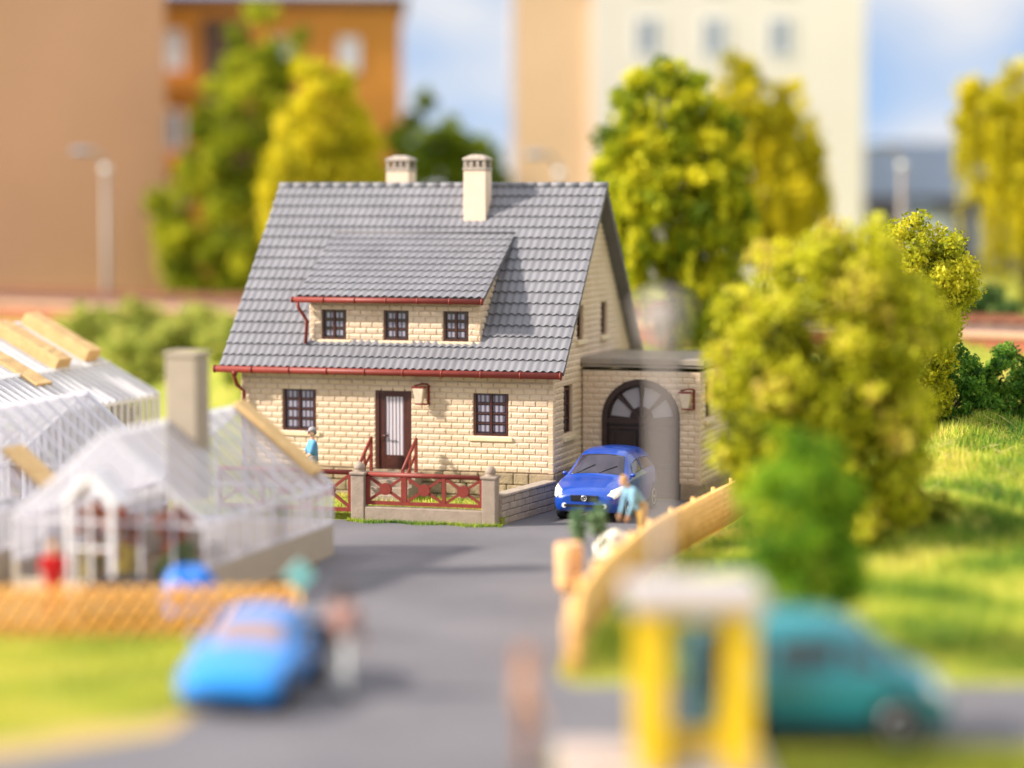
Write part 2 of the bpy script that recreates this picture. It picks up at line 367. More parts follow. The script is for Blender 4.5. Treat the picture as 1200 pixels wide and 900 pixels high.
sheet('verge', [(-40,30.2),(-7.6,33.9),(-5.0,35.9),(-4.7,37.5),(-5.3,37.3),(-7.4,35.6),(-12,34.9),(-40,32.4)], .010, M['sand'])
sheet('pavement', [(.6,18),(3.5,18),(3.5,35.05),(.6,35.05)], 0, M['pave'], .10)
sheet('garden_ground', [HW(-16,-3.4),HW(-.3,-3.4),HW(-.06,-.01),HW(-16,-.01)], 0, M['ground'], .2)
sheet('greenhouse_ground', [(-30,44.4),(-3.95,44.4),(-4.05,54),(-5.4,56.8),(-16.2,56.9),(-16.2,82),(-30,82)], .005, M['soil'])

# ------------------------------------------------------------------ walls of bricks, tiled roofs
def brick_wall(mb, fmap, zc, spans, h=.152, bl=.315, gap=.008, bulge=.024, rnd=None):
    """fmap(a,z,o)->point; zc: list of course bottoms; spans(z0,z1)->[(a0,a1)] solid stretches of that course"""
    rnd = rnd or random.Random(3)
    for ci, z0 in enumerate(zc):
        z1 = z0+h
        for a0, a1 in spans(z0, z1):
            mb.m = 1
            mb.add([fmap(a,z,o) for o in (-.15,-.028) for a,z in ((a0,z0),(a1,z0),(a1,z1),(a0,z1))], [(4,5,6,7),(0,1,5,4),(1,2,6,5),(2,3,7,6),(3,0,4,7)])
            mb.m = 0
            st = a0-((a0+(ci%2)*bl*.5) % bl); b = st
            while b < a1-.03:
                p, q = max(b, a0), min(b+bl, a1); b += bl
                if q-p < .03: continue
                p += gap/2; q -= gap/2; u, w = z0+gap/2, z1-gap/2; i = min(.03,(q-p)*.3); o1 = rnd.uniform(-.004,.006); t = rnd.uniform(-.004,.004)
                r0 = [fmap(*c, -.10) for c in ((p,u),(q,u),(q,w),(p,w))]
                r1 = [fmap(*c, -bulge*.75) for c in ((p,u),(q,u),(q,w),(p,w))]
                r2 = [fmap(p+i*.6,u+.022,-.004+o1),fmap(q-i*.6,u+.022,-.004+o1+t),fmap(q-i,w-.045,.008+o1+t),fmap(p+i,w-.045,.008+o1)]
                mb.add(r0+r1+r2, [(8,9,10,11)]+[(k,(k+1)%4,(k+1)%4+4,k+4) for k in range(4)]+[(k+4,(k+1)%4+4,(k+1)%4+8,k+8) for k in range(4)])
def cut(a0, a1, holes):
    r = [(a0, a1)]
    for h0, h1 in holes: r = [s for p, q in r for s in ((p, min(q,h0)), (max(p,h1), q)) if s[1]-s[0] > .02]
    return r
def tiles(mb, O, U, D, N, width, length, rows, wave=.2, amp=.026, lip=.055, clip=None):
    """O top corner, U along the ridge, D down the slope, N outwards"""
    O, U, D, N = map(Vector, (O,U,D,N)); nw = round(width/wave); nx = nw*8+1; rl = length/rows; vs = []; fs = []
    prof = [0,.42,.82,1,.93,.66,.3,.06]
    for r in range(rows):
        for e, (t, o) in enumerate(((r*rl, -.004), ((r+.55)*rl, lip*.45), ((r+1)*rl+.012, lip), ((r+1)*rl+.012, lip-.03))):
            jit = random.uniform(-.004,.004)
            for i in range(nx):
                a = width*i/(nx-1); h = amp*prof[i%8]
                dd = t + (0.018*math.cos(2*math.pi*i/8) if e >= 2 else 0) + jit
                vs.append(tuple(O+U*a+D*dd+N*(h+o)))
    for r in range(rows*4-1):
        for i in range(nx-1): fs.append((r*nx+i, (r+1)*nx+i, (r+1)*nx+i+1, r*nx+i+1))
    mb.smooth = False; mb.add(vs, fs)
def flat_window(parent, X, w, h, cols, rows, depth=.10, bar=.035, fr=.07, sill=True, name='window', pane=None, sillw=.12, sd=.09):
    """X maps local (a right, -o outward, z) to the parent frame; the window's frame is the part, panes and sill its sub-parts"""
    f = MB(); f.X = X
    f.box(0,fr,-.03,.07,0,h); f.box(w-fr,w,-.03,.07,0,h); f.box(fr,w-fr,-.03,.07,0,fr); f.box(fr,w-fr,-.03,.07,h-fr,h)
    iw, ih = w-2*fr, h-2*fr
    for c in range(1, cols): a = fr+iw*c/cols; f.box(a-bar*.8,a+bar*.8,-.022,.05,fr,h-fr)
    for r in range(1, rows):
        z = fr+ih*r/rows
        for c in range(cols): f.box(fr+iw*c/cols+(bar*.8 if c else 0), fr+iw*(c+1)/cols-(bar*.8 if c < cols-1 else 0), -.012,.045,z-bar*.5,z+bar*.5)
    o = bevel(f.build(name, M['brown'], parent), .006, 1)
    p = MB(); p.X = X
    for c in range(cols):
        for r in range(rows):
            a0, a1 = fr+iw*c/cols, fr+iw*(c+1)/cols; z0, z1 = fr+ih*r/rows, fr+ih*(r+1)/rows
            g_ = .045; p.box(a0+.002,a1-.002,.025,.035,z0+.002,z1-.002)
            p.m = 1; p.box(a0+g_,a1-g_,.012,.024,z0+g_,z1-g_); p.m = 0
    p.build('pane', [M['carglass'], pane or M['pane']], o)
    if sill:
        s = MB(); s.X = X; s.box(-sillw,w+sillw,-sd,.0,-.13,-.01); bevel(s.build('sill', M['sill'], o), .02, 2)
    return o

# ------------------------------------------------------------------ the brick house
house = thing('brick_house', 'cream brick house with steep grey tiled roof, red gutters and a shed dormer', 'house', (X0,Y0,0), YAW)
L, DH, ZR, KS = 8.42, 3.83, 8.063, 1.112
OV, SR, SL = .33, .34, .45
def roofz(y): return ZR-KS*abs(DH-y)
ZB = .87; HC = .152
DOOR = (-4.73,-3.765,.86,2.91)
WF = [(-7.27,-6.35,1.77,2.91),(-2.11,-1.19,1.77,2.91)]
GW = [(.93,1.78,1.72,2.93),(2.15,2.78,4.1,5.02),(4.55,5.2,4.1,5.05)]
zc = [ZB+i*HC for i in range(60)]
w = MB()
def spans_front(z0, z1):
    zm = (z0+z1)/2
    if z1 > roofz(0)-.02: return []
    return cut(-L, 0, [(a,b) for a,b,c,d in WF+[DOOR] if c < zm < d])
brick_wall(w, lambda a,z,o: (a,-o,z), zc, spans_front)
def spans_gable(holes):
    def f(z0, z1):
        zm = z1-.02; y0 = max(0, DH-(ZR-.06-zm)/KS); y1 = 2*DH-y0
        if y1-y0 < .2: return []
        return cut(y0+.0, y1, [(a,b) for a,b,c,d in holes if c < (z0+z1)/2 < d])
    return f
brick_wall(w, lambda a,z,o: (o,a,z), zc, spans_gable(GW))
brick_wall(w, lambda a,z,o: (-L-o,a,z), zc, spans_gable([]))
brick_wall(w, lambda a,z,o: (a,2*DH+o,z), zc, lambda z0,z1: [(-L,0)] if z1 < roofz(0) else [])
w.m = 1
w.box(-L+.05,-.05,2*DH-.16,2*DH-.12,.3,3.5)
w.build('wall', [M['brick'], M['mortar']], house)
f = MB(); rr = random.Random(5)
f.box(-L-.0,0.0,.03,2*DH-.03,-.1,ZB-.01)
for side in range(2):
    for row in range(3):
        z0, z1 = row*.29, row*.29+.275; a = -.02; end = L if side == 0 else 2*DH
        while a < end-.1:
            b = min(a+rr.uniform(.4,.75), end); o = rr.uniform(.03,.07)
            if side == 0: f.box(-b+.015,-a,-o,.04,z0,z1)
            else: f.box(-.04,o,a+.015+(.05 if a<.1 else 0),b,z0,z1)
            a = b
bevel(f.build('foundation', M['stone'], house), .03, 2)
dk = MB(); dk.box(-L+.25,-.25,.3,2*DH-.3,.9,3.1); dk.build('interior', M['black'], house)
# roof
sl_len = math.hypot(DH+OV, KS*(DH+OV)); ca, sa = (DH+OV)/sl_len, KS*(DH+OV)/sl_len
rf = MB(); x0r, x1r = -L-SL, SR; WID = x1r-x0r
tiles(rf, (x0r,DH,ZR), (1,0,0), (0,-ca,-sa), (0,-sa,ca), WID, sl_len, 17, WID/46, .021, .045)
tiles(rf, (x1r,DH,ZR), (-1,0,0), (0,ca,-sa), (0,sa,ca), WID, sl_len, 17, WID/46, .021, .045)
rf.m = 1
for sg in (-1, 1):
    yy = lambda t: DH+sg*t
    pf = [(yy(0),ZR-.012),(yy(DH+OV),ZR-KS*(DH+OV)-.012),(yy(DH+OV-.06),ZR-KS*(DH+OV)-.09),(yy(0),ZR-.17)]
    rf.prism(pf, x0r+.004, x1r-.004, 'x')
rf.m = 0
for i in range(24):
    a = x0r+WID*i/24; rf.tube([(a,DH,ZR+.01),(a+WID/24+.02,DH,ZR+.01)], [.085,.092], 10)
rf.build('roof', [M['tile'], M['tile_dark']], house)
# gutters
def gutter(mb, p, q, r=.075, n=8):
    p, q = Vector(p), Vector(q); mb.tube([p,q], r, 12); L_ = (q-p).length
    for i in range(n+1):
        c = p+(q-p)*(i/n); d = (q-p).normalized()*.018; mb.tube([c-d,c+d], r*1.18, 12)
gt = MB(); gz = roofz(-OV)-.085
gutter(gt, (x0r-.12,-OV-.05,gz), (SR-.06,-OV-.05,gz), .085, 9); gt.build('gutter', M['red'], house)
dp = MB(); dp.tube([(-L-.02,-OV-.05,gz-.05),(-L-.02,-OV-.05,gz-.2),(-L+.0,-.25,gz-.42),(-L+.12,-.1,gz-.58),(-L+.12,-.1,.35)], .05, 10)
dp.tube([(-L-.02,-OV-.05,gz-.03),(-L-.02,-OV-.05,gz-.16)], .075, 10); dp.build('downpipe', M['red'], house)
# windows and door
I4 = Matrix.Identity(4)
for a,b,c,d in WF: flat_window(house, Matrix.Translation((a,.05,c)), b-a, d-c, 2, 4)
RX = Matrix.Rotation(math.pi/2, 4, 'Z')
for i,(a,b,c,d) in enumerate(GW): flat_window(house, Matrix.Translation((-.12,a,c))@RX, b-a, d-c, 2 if i==0 else 1, 3, sillw=.12, sd=.20, pane=M['carglass'])
for i,(a,b,c,d) in enumerate(GW[:0]): pass
dr = MB(); a,b,c,d = DOOR; w_ = b-a
dr.X = Matrix.Translation((a,.05,c))
dr.box(0,.1,-.04,.08,0,d-c); dr.box(w_-.1,w_,-.04,.08,0,d-c); dr.box(.1,w_-.1,-.04,.08,d-c-.12,d-c)
dr.box(.1,.26,-.01,.05,0,d-c-.12); dr.box(w_-.22,w_-.1,-.01,.05,0,d-c-.12); dr.box(.26,w_-.22,-.01,.05,1.85,d-c-.12); dr.box(.26,w_-.22,-.01,.05,0,.36)
dr.box(.3,w_-.26,-.025,-.01,.07,.3)
door = bevel(dr.build('front_door', M['brown'], house), .008, 1)
gl = MB(); gl.X = dr.X; gl.box(.26,w_-.22,.015,.03,.36,1.85); gl.build('glass', M['ribbed'], door)
hd = MB(); hd.X = dr.X; hd.tube([(.2,-.015,.85),(.2,-.1,.85)], .02, 8); hd.tube([(.2,-.09,.85),(.36,-.09,.86)], .022, 8); hd.box(.15,.25,-.03,-.01,.74,.96)
hd.build('handle', M['brown'], door)
st = MB(); st.box(a-.15,b+.12,-.09,0.04,c-.1,c-.005); bevel(st.build('doorstep', M['stone'], house), .015, 1)
def lantern(parent, X):
    m = MB(); m.X = X; m.box(.10,.16,-.03,0,-.27,.23); m.tube([(.13,-.03,.2),(.13,-.1,.26),(.02,-.2,.27),(-.18,-.2,.22)], .022, 8)
    m.tube([(.13,-.03,-.24),(.1,-.12,-.26),(-.05,-.2,-.25)], .02, 8); m.box(-.23,.10,-.3,-.1,.16,.2); m.box(-.15,.06,-.27,-.13,-.26,-.23)
    o = m.build('wall_lantern', M['red'], parent)
    b = MB(); b.X = X
    pr = [(-.17,-.28,-.12),(.04,-.28,-.12),(.04,-.12,-.12),(-.17,-.12,-.12)]; 
    b.add([(-.13,-.26,-.23),(.03,-.26,-.23),(.03,-.14,-.23),(-.13,-.14,-.23),(-.21,-.3,.16),(.09,-.3,.16),(.09,-.1,.16),(-.21,-.1,.16)],[(0,3,2,1),(4,5,6,7),(0,1,5,4),(1,2,6,5),(2,3,7,6),(3,0,4,7)])
    bevel(b.build('lamp_glass', M['lamp'], o), .02, 2)
lantern(house, Matrix.Translation((-3.42,0,2.80)))
# steps and railings
stp = MB(); sx0, sx1 = DOOR[0]-.06, DOOR[1]+.3
for i in range(4): stp.box(sx0, sx1, -.55-.26*i, -.06-(.49 if i else 0)-.26*max(0,i-1) , .0, .83-.16*i)
bevel(stp.build('front_steps', M['concrete'], house), .01, 1)
for xx in (sx0+.06, sx1-.06):
    m = MB(); m.tube([(xx,-.3,1.68),(xx,-1.35,.98)], .045, 8); m.tube([(xx,-.42,1.25),(xx,-1.35,.62)], .035, 8)
    m.bar((xx,-.32,.82),(xx,-.32,1.68),.07); m.bar((xx,-1.33,.15),(xx,-1.33,1.0),.07); m.bar((xx,-.8,.6),(xx,-.8,1.36),.05)
    m.build('stair_railing', M['red'], house)
# chimneys
def chimney(x0,x1,y0,y1,zt):
    m = MB(); m.box(x0,x1,y0,y1,5.9,zt); o = bevel(m.build('chimney', M['chim'], house), .012, 1)
    c = MB(); cx,cy = (x0+x1)/2,(y0+y1)/2; hw,hd_ = (x1-x0)/2,(y1-y0)/2
    c.box(x0-.015,x1+.015,y0-.015,y1+.015,zt,zt+.1)
    for dx in (-1,-.33,.33,1):
        for dy in (-1,1): c.box(cx+dx*(hw-.05)-.05,cx+dx*(hw-.05)+.05,cy+dy*(hd_-.05)-.05,cy+dy*(hd_-.05)+.05,zt+.1,zt+.27)
    c.box(x0+.12,x1-.12,y0+.12,y1-.12,zt+.1,zt+.26)
    c.add([(x0-.03,y0-.03,zt+.27),(x1+.03,y0-.03,zt+.27),(x1+.03,y1+.03,zt+.27),(x0-.03,y1+.03,zt+.27),(x0-.02,y0-.02,zt+.34),(x1+.02,y0-.02,zt+.34),(x1+.02,y1+.02,zt+.34),(x0-.02,y1+.02,zt+.34),
        (cx-.14,cy-.12,zt+.43),(cx+.14,cy-.12,zt+.43),(cx+.14,cy+.12,zt+.43),(cx-.14,cy+.12,zt+.43)],
        [(0,3,2,1),(8,9,10,11)]+[(k,(k+1)%4,(k+1)%4+4,k+4) for k in range(4)]+[(k+4,(k+1)%4+4,(k+1)%4+8,k+8) for k in range(4)])
    bevel(c.build('chimney_cap', M['chimcap'], o), .015, 1)
chimney(-3.33,-2.72,2.97,3.5,8.45); chimney(-5.98,-5.33,4.35,4.95,8.46)
# dormer
DX0, DX1, DY = -6.6, -1.99, .22
dw = MB()
DWIN = [(-6.27,-5.6,4.13,4.92),(-4.58,-3.91,4.13,4.92),(-2.98,-2.31,4.13,4.92)]
brick_wall(dw, lambda a,z,o: (a,DY-o,z), [3.98+i*HC for i in range(9)], lambda z0,z1: cut(DX0,DX1,[(p,q) for p,q,r_,s_ in DWIN if r_ < (z0+z1)/2 < s_]))
def cheek(z0, z1):
    y1 = DH-(ZR-z0)/KS; y0 = DY
    return [(y0, y1)] if y1-y0 > .15 and z1 < 5.26 else []
DEZ, DTY = 5.2, 2.66; dk_ = (roofz(DTY)-DEZ)/(DTY+.03)
def cheek2(z0, z1):
    y1 = DH-(ZR-z0)/KS; y0 = max(DY, (z1-.03-DEZ)/dk_-.03)
    return [(y0, y1)] if y1-y0 > .1 and z1 < 6.6 else []
brick_wall(dw, lambda a,z,o: (DX1+o,a,z), [3.98+i*HC for i in range(18)], cheek2)
brick_wall(dw, lambda a,z,o: (DX0-o,a,z), [3.98+i*HC for i in range(18)], cheek2)
dormer = dw.build('dormer', [M['brick'], M['mortar']], house)
dr_ = MB(); dl = math.hypot(DTY+.03, roofz(DTY)-DEZ); dc, ds = (DTY+.03)/dl, (roofz(DTY)-DEZ)/dl
ux0, ux1 = DX0-.24, DX1+.17; DWD = ux1-ux0
tiles(dr_, (ux0,DTY+.02,roofz(DTY)+.05), (1,0,0), (0,-dc,-ds), (0,-ds,dc), DWD, dl+.02, 10, DWD/24, .024, .036)
dr_.m = 1; dr_.prism([(DTY+.02,roofz(DTY)+.04),(-.03,DEZ+.045),(.0,DEZ-.04),(DTY+.02,roofz(DTY)-.1)], ux0+.004, ux1-.004, 'x')
seam_ = MB(); seam_.tube([(ux0,DTY+.0,roofz(DTY)+.075),(ux1,DTY+.0,roofz(DTY)+.075)], .03, 8); seam_.build('seam_shadow', M['tile_dark'], dormer)  # dark tube paints the shadow line along the dormer roof's top seam
dr_.build('dormer_roof', [M['tile'], M['tile_dark']], dormer)
dg = MB(); gutter(dg, (ux0-.1,-.09,DEZ-.05),(ux1-.03,-.09,DEZ-.05), .072, 6)
px_ = DX0-.08;  dg.tube([(px_-.12,-.09,DEZ-.1),(px_-.1,-.09,DEZ-.25),(px_,.02,DEZ-.45),(px_+.06,.1,DEZ-.6),(px_+.02,.1,4.02)], .045, 9)
dg.build('dormer_gutter', M['red'], dormer)
for p,q,r_,s_ in DWIN: flat_window(dormer, Matrix.Translation((p,DY+.05,r_)), q-p, s_-r_, 2, 3, fr=.06, name='dormer_window', sillw=.13)
for ob in [o for o in dormer.children if o.name.startswith('dormer_window')]:     # keep to thing > part > sub-part: one mesh per dormer window
    me_objs = [ob]+list(ob.children); b = bmesh.new(); mats_ = []
    for s_ in me_objs:
        bpy.context.view_layer.update(); me = bpy.data.meshes.new_from_object(s_.evaluated_get(bpy.context.evaluated_depsgraph_get()))
        off = len(mats_); mats_ += list(me.materials); n0 = len(b.faces); b.from_mesh(me); b.faces.ensure_lookup_table()
        for k in range(n0, len(b.faces)): b.faces[k].material_index += off
    nm = bpy.data.meshes.new('dormer_window'); b.to_mesh(nm); b.free()
    for m_ in mats_: nm.materials.append(m_)
    for c_ in list(ob.children): bpy.data.objects.remove(c_)
    ob.modifiers.clear(); ob.data = nm

# ------------------------------------------------------------------ garage
gar = thing('brick_garage', 'flat roofed cream brick garage with brown arched door beside the house', 'garage', (X0,Y0,0), YAW)
GY0, GY1, GX1, GZ_ = 2.55, 6.1, 3.17, 3.62
ax, ar, asp = 1.59, .985, 2.07
gwl = MB()
def sp_gf(z0, z1):
    zm = (z0+z1)/2
    if z1 > GZ_-.17: return []
    if zm < asp: return cut(.03, GX1, [(ax-ar,ax+ar)])
    if zm < asp+ar: hw = math.sqrt(ar*ar-(zm-asp)**2); return cut(.03, GX1, [(ax-hw,ax+hw)])
    return [(.03, GX1)]
gc = [.42+i*HC for i in range(24)]
brick_wall(gwl, lambda a,z,o: (a,GY0-o,z), gc, sp_gf)
GWIN = (.55,1.25,2.05,2.95)
brick_wall(gwl, lambda a,z,o: (GX1+o,GY0+a,z), gc, lambda z0,z1: cut(0,GY1-GY0,[GWIN[:2]] if GWIN[2] < (z0+z1)/2 < GWIN[3] else []) if z1 < GZ_-.17 else [])
brick_wall(gwl, lambda a,z,o: (a,GY1+o,z), gc, lambda z0,z1: [(.5,GX1)] if z1 < GZ_-.17 else [])
gwl.build('wall', [M['brick'], M['mortar']], gar)
for q in ((.03,ax-ar-.08,GY0-.05,GY0+.2),(ax+ar+.08,GX1+.04,GY0-.05,GY0+.2),(GX1-.2,GX1+.05,GY0+.2,GY1)):
    pl = MB(); pl.box(*q,0,.42); bevel(pl.build('plinth', M['stone'], gar), .015, 1)
gr = MB(); gr.box(.02,GX1+.1,GY0-.1,GY1+.1,GZ_-.14,GZ_); gr.box(.02,GX1+.06,GY0-.06,GY1+.06,GZ_-.22,GZ_-.143); gr.box(.02,GX1-.02,GY0+.04,GY1-.02,GZ_-.01,GZ_+.02); bevel(gr.build('roof', M['flatroof'], gar), .01, 1)
gd = MB()
def arch(r, n=24, z0=.02): return [(ax-r,z0)]+[(ax-r*math.cos(math.pi*i/n), asp+r*math.sin(math.pi*i/n)) for i in range(n+1)]+[(ax+r,z0)]
gd.prism(arch(ar-.005), GY0+.12, GY0+.16, 'y')
oa, ia = arch(ar+.045), arch(ar-.10)
n_ = len(oa)
gd.add([(a,GY0-.035,z) for a,z in oa]+[(a,GY0-.035,z) for a,z in ia]+[(a,GY0+.12,z) for a,z in oa]+[(a,GY0+.12,z) for a,z in ia],
    [(i,i+1,n_+i+1,n_+i) for i in range(n_-1)]+[(n_+i,n_+i+1,3*n_+i+1,3*n_+i) for i in range(n_-1)]+[(i+1,i,2*n_+i,2*n_+i+1) for i in range(n_-1)])
gd.box(ax-ar+.1,ax+ar-.1,GY0+.03,GY0+.12,asp-.12,asp+.02); gd.box(ax-ar+.12,ax+ar-.12,GY0+.02,GY0+.1,asp-.26,asp-.2)
gd.box(ax-.05,ax+.05,GY0+.03,GY0+.12,.03,asp-.12)
for s_ in (-1,1):
    for z0,z1 in ((.12,.75),(.85,1.75)):
        c0,c1 = sorted((ax+s_*.14, ax+s_*.78)); 
        for q in ((c0,c1,z0,z0+.06),(c0,c1,z1-.06,z1),(c0,c0+.06,z0+.06,z1-.06),(c1-.06,c1,z0+.06,z1-.06)): gd.box(q[0],q[1],GY0+.08,GY0+.12,q[2],q[3])
for i in (1,2,3):
    t = math.pi*i/4; gd.bar((ax,GY0+.08,asp), (ax-math.cos(t)*(ar-.1),GY0+.08,asp+math.sin(t)*(ar-.1)), .07, .08, (0,1,0))
gd.lathe([(.0,0),(.3,0),(.3,.02),(0,.02)], (ax,0,0), 4) if False else None
gdo = gd.build('garage_door', M['garage_door'], gar, fix=True)
fan = MB()
for i in range(4):
    t0, t1 = math.pi*i/4+.1, math.pi*(i+1)/4-.1; r0, r1 = .32, ar-.17
    ts = [t0+(t1-t0)*k/5 for k in range(6)]; poly = [(ax-math.cos(t)*r1, asp+math.sin(t)*r1) for t in ts]+[(ax-math.cos(t)*r0, asp+math.sin(t)*r0) for t in ts[::-1]]
    fan.prism(poly, GY0+.1, GY0+.118, 'y')
fan.build('fanlight', M['cloudy'], gdo, fix=True)
flat_window(gar, Matrix.Translation((GX1-.1,GY0+GWIN[0],GWIN[2]))@RX, GWIN[1]-GWIN[0], GWIN[3]-GWIN[2], 1, 2, sillw=.1, sd=.18)
lantern(gar, Matrix.Translation((2.86,GY0,2.62)))
dk2 = MB(); dk2.box(.3,GX1-.3,GY0+.3,GY1-.3,.1,3.2); dk2.build('interior', M['black'], gar)

# ------------------------------------------------------------------ garden fence, gate, low wall
gf = thing('garden_fence', 'red crossed rail garden fence on a grey concrete base in front of the house', 'fence', (*HW(-.54,-3.55),0), YAW)
def fence_post(x):
    m = MB(); m.box(x-.17,x+.17,-.17,.17,0,1.12); m.box(x-.2,x+.2,-.2,.2,1.12,1.19)
    m.lathe([(.15,1.19),(.11,1.22),(.14,1.28),(.12,1.36),(.05,1.42),(.0,1.43)], (x,0,0), 14); bevel(m.build('post', M['concrete'], gf), .02, 2)
for x in (0,-3.30): fence_post(x)
m = MB(); m.box(-3.13,-.17,-.15,.15,0,.36); bevel(m.build('base', M['concrete'], gf), .02, 2)
def x_panel(parent, name, xa, xb, n, z0, z1, mid):
    m = MB(); m.tube([(xa,0,z1),(xb,0,z1)], .06, 10); m.bar((xa,0,z0),(xb,0,z0),.08,.09); bw = (xb-xa)/n
    for i in range(n+1):
        x = xa+bw*i; x = x+.04 if i == 0 else x-.04 if i == n else x; m.bar((x,0,z0+.04),(x,0,z1-.04),.085)
    for i in range(n):
        a, b = xa+bw*i+.06, xa+bw*(i+1)-.06; c = ((a+b)/2,0,(z0+z1)/2)
        for p in ((a,z0+.06),(b,z0+.06),(a,z1-.06),(b,z1-.06)): m.bar((p[0],0,p[1]), c, .065)
        m.tube([(c[0],-.055,c[2]),(c[0],.055,c[2])], .145, 16)
    return m.build(name, M['red'], parent)
x_panel(gf, 'panel', -3.12, -.18, 3, .45, 1.13, 0)
gate = thing('garden_gate', 'red crossed rail gate left of the concrete fence post', 'gate', (*HW(-4.02,-3.55),.06), YAW)
x_panel(gate, 'panel', -3.5, -.02, 3, .2, 1.10, 0)
for z in (.25,.85): hg = MB(); hg.box(-.05,.0,-.03,.03,z,z+.15); hg.build('hinge', M['black'], gate)
lw = MB(); rw = random.Random(4); a0, b0 = HW(-.48,-3.55), HW(-.06,-.12); ln = math.hypot(b0[0]-a0[0], b0[1]-a0[1])
lwt = tag(MB().box(0,.01,0,.01,0,.01).build('garden_wall', M['block']), 'low grey block wall running from fence post to house corner', 'wall')
ww = MB(); y = .19
ww.box(-.12,.12,.19,ln,0,.69)
for row in range(4):
    y = .19-(.2 if row % 2 else 0)
    while y < ln:
        e = min(y+.46, ln)
        if e-max(y,.19) > .06: ww.box(-.15-rw.uniform(0,.015),.15+rw.uniform(0,.015),max(y,.19)+.012,e-.006,row*.165+.006,row*.165+.158)
        y += .46
y = .19
while y < ln-.05: ww.box(-.18,.18,y+.005,min(y+.5,ln)-.005,.66,.73); y += .5
tmp = ww.build('garden_wall', M['block']); lwt.data = tmp.data; bpy.data.objects.remove(tmp); bevel(lwt, .02, 2)
lwt.location = (*a0,0); lwt.rotation_euler = (0,0,math.atan2(b0[1]-a0[1], b0[0]-a0[0])-math.pi/2)

# ------------------------------------------------------------------ lattice fences
def lattice_fence(name, label, path, h, m, step=.27, lean=.62, rs=.042):
    P = [Vector((x,y,0)) for x,y in path]; seg = [(P[i+1]-P[i]).length for i in range(len(P)-1)]; tot = sum(seg)
    def at(s):
        s = min(max(s,0),tot)
        for i,l in enumerate(seg):
            if s <= l or i == len(seg)-1: break
            s -= l
        p = P[i]+(P[i+1]-P[i])*(s/l); return p+Vector((0,0,float(height(p.x,p.y)))), (P[i+1]-P[i]).normalized()
    t = thing(name, label, 'fence', (P[0].x,P[0].y,0)); o = Vector((P[0].x,P[0].y,0))
    n = max(1,round(tot/2.1))
    for i in range(n+1):
        p, d = at(tot*i/n); k = Vector((-d.y,d.x,0))*.075; q = MB(); p = p-o+k; q.tube([p,p+Vector((0,0,h*1.04))], .05, 8); q.build('post', m, t)
    rl = MB(); ns = max(8,int(tot/.6))
    for zz in (.22*h,.78*h):
        rl.tube([tuple(at(tot*i/ns)[0]-o+Vector((0,0,zz))) for i in range(ns+1)], .032, 6)
    rl.build('rail', m, t)
    la = MB(); s = -lean*h
    while s < tot:
        for sg in (1,-1):
            s0, s1 = (s, s+lean*h*1.0) if sg == 1 else (s+lean*h, s)
            def pt(u, zz):
                p, d = at(u); return p-o+Vector((-d.y,d.x,0))*(-.045*sg-.045 if sg==1 else -.045)+Vector((0,0,zz))
            lo, hi = .05, h
            c = [x for x in (s0,s1)]
            if (c[0] < 0 or c[0] > tot or c[1] < 0 or c[1] > tot):
                f0, f1 = (min(max(c[0],0),tot)-c[0])/(c[1]-c[0]), (min(max(c[1],0),tot)-c[0])/(c[1]-c[0])
                if f1-f0 < .15: continue
                lo, hi = .05+(h-.05)*f0, .05+(h-.05)*f1; c = [min(max(x,0),tot) for x in c]
            la.tube([pt(c[0],lo), pt((c[0]+c[1])/2,(lo+hi)/2), pt(c[1],hi)], rs, 6)
        s += step
    la.build('lattice', m, t); return t
lattice_fence('lattice_fence', 'orange wooden lattice fence between the lawn and the greenhouses', [(-14.0,43.9),(-3.9,43.9)], .92, M['fence'], step=.30, rs=.06)
lattice_fence('lattice_fence', 'long amber wooden lattice fence along the right side of the road', [(1.0,40.3),(1.0,41.4),(1.16,43.4),(1.70,46.8),(2.85,52),(5.05,59),(5.9,62)], .98, M['fence2'], step=.18)

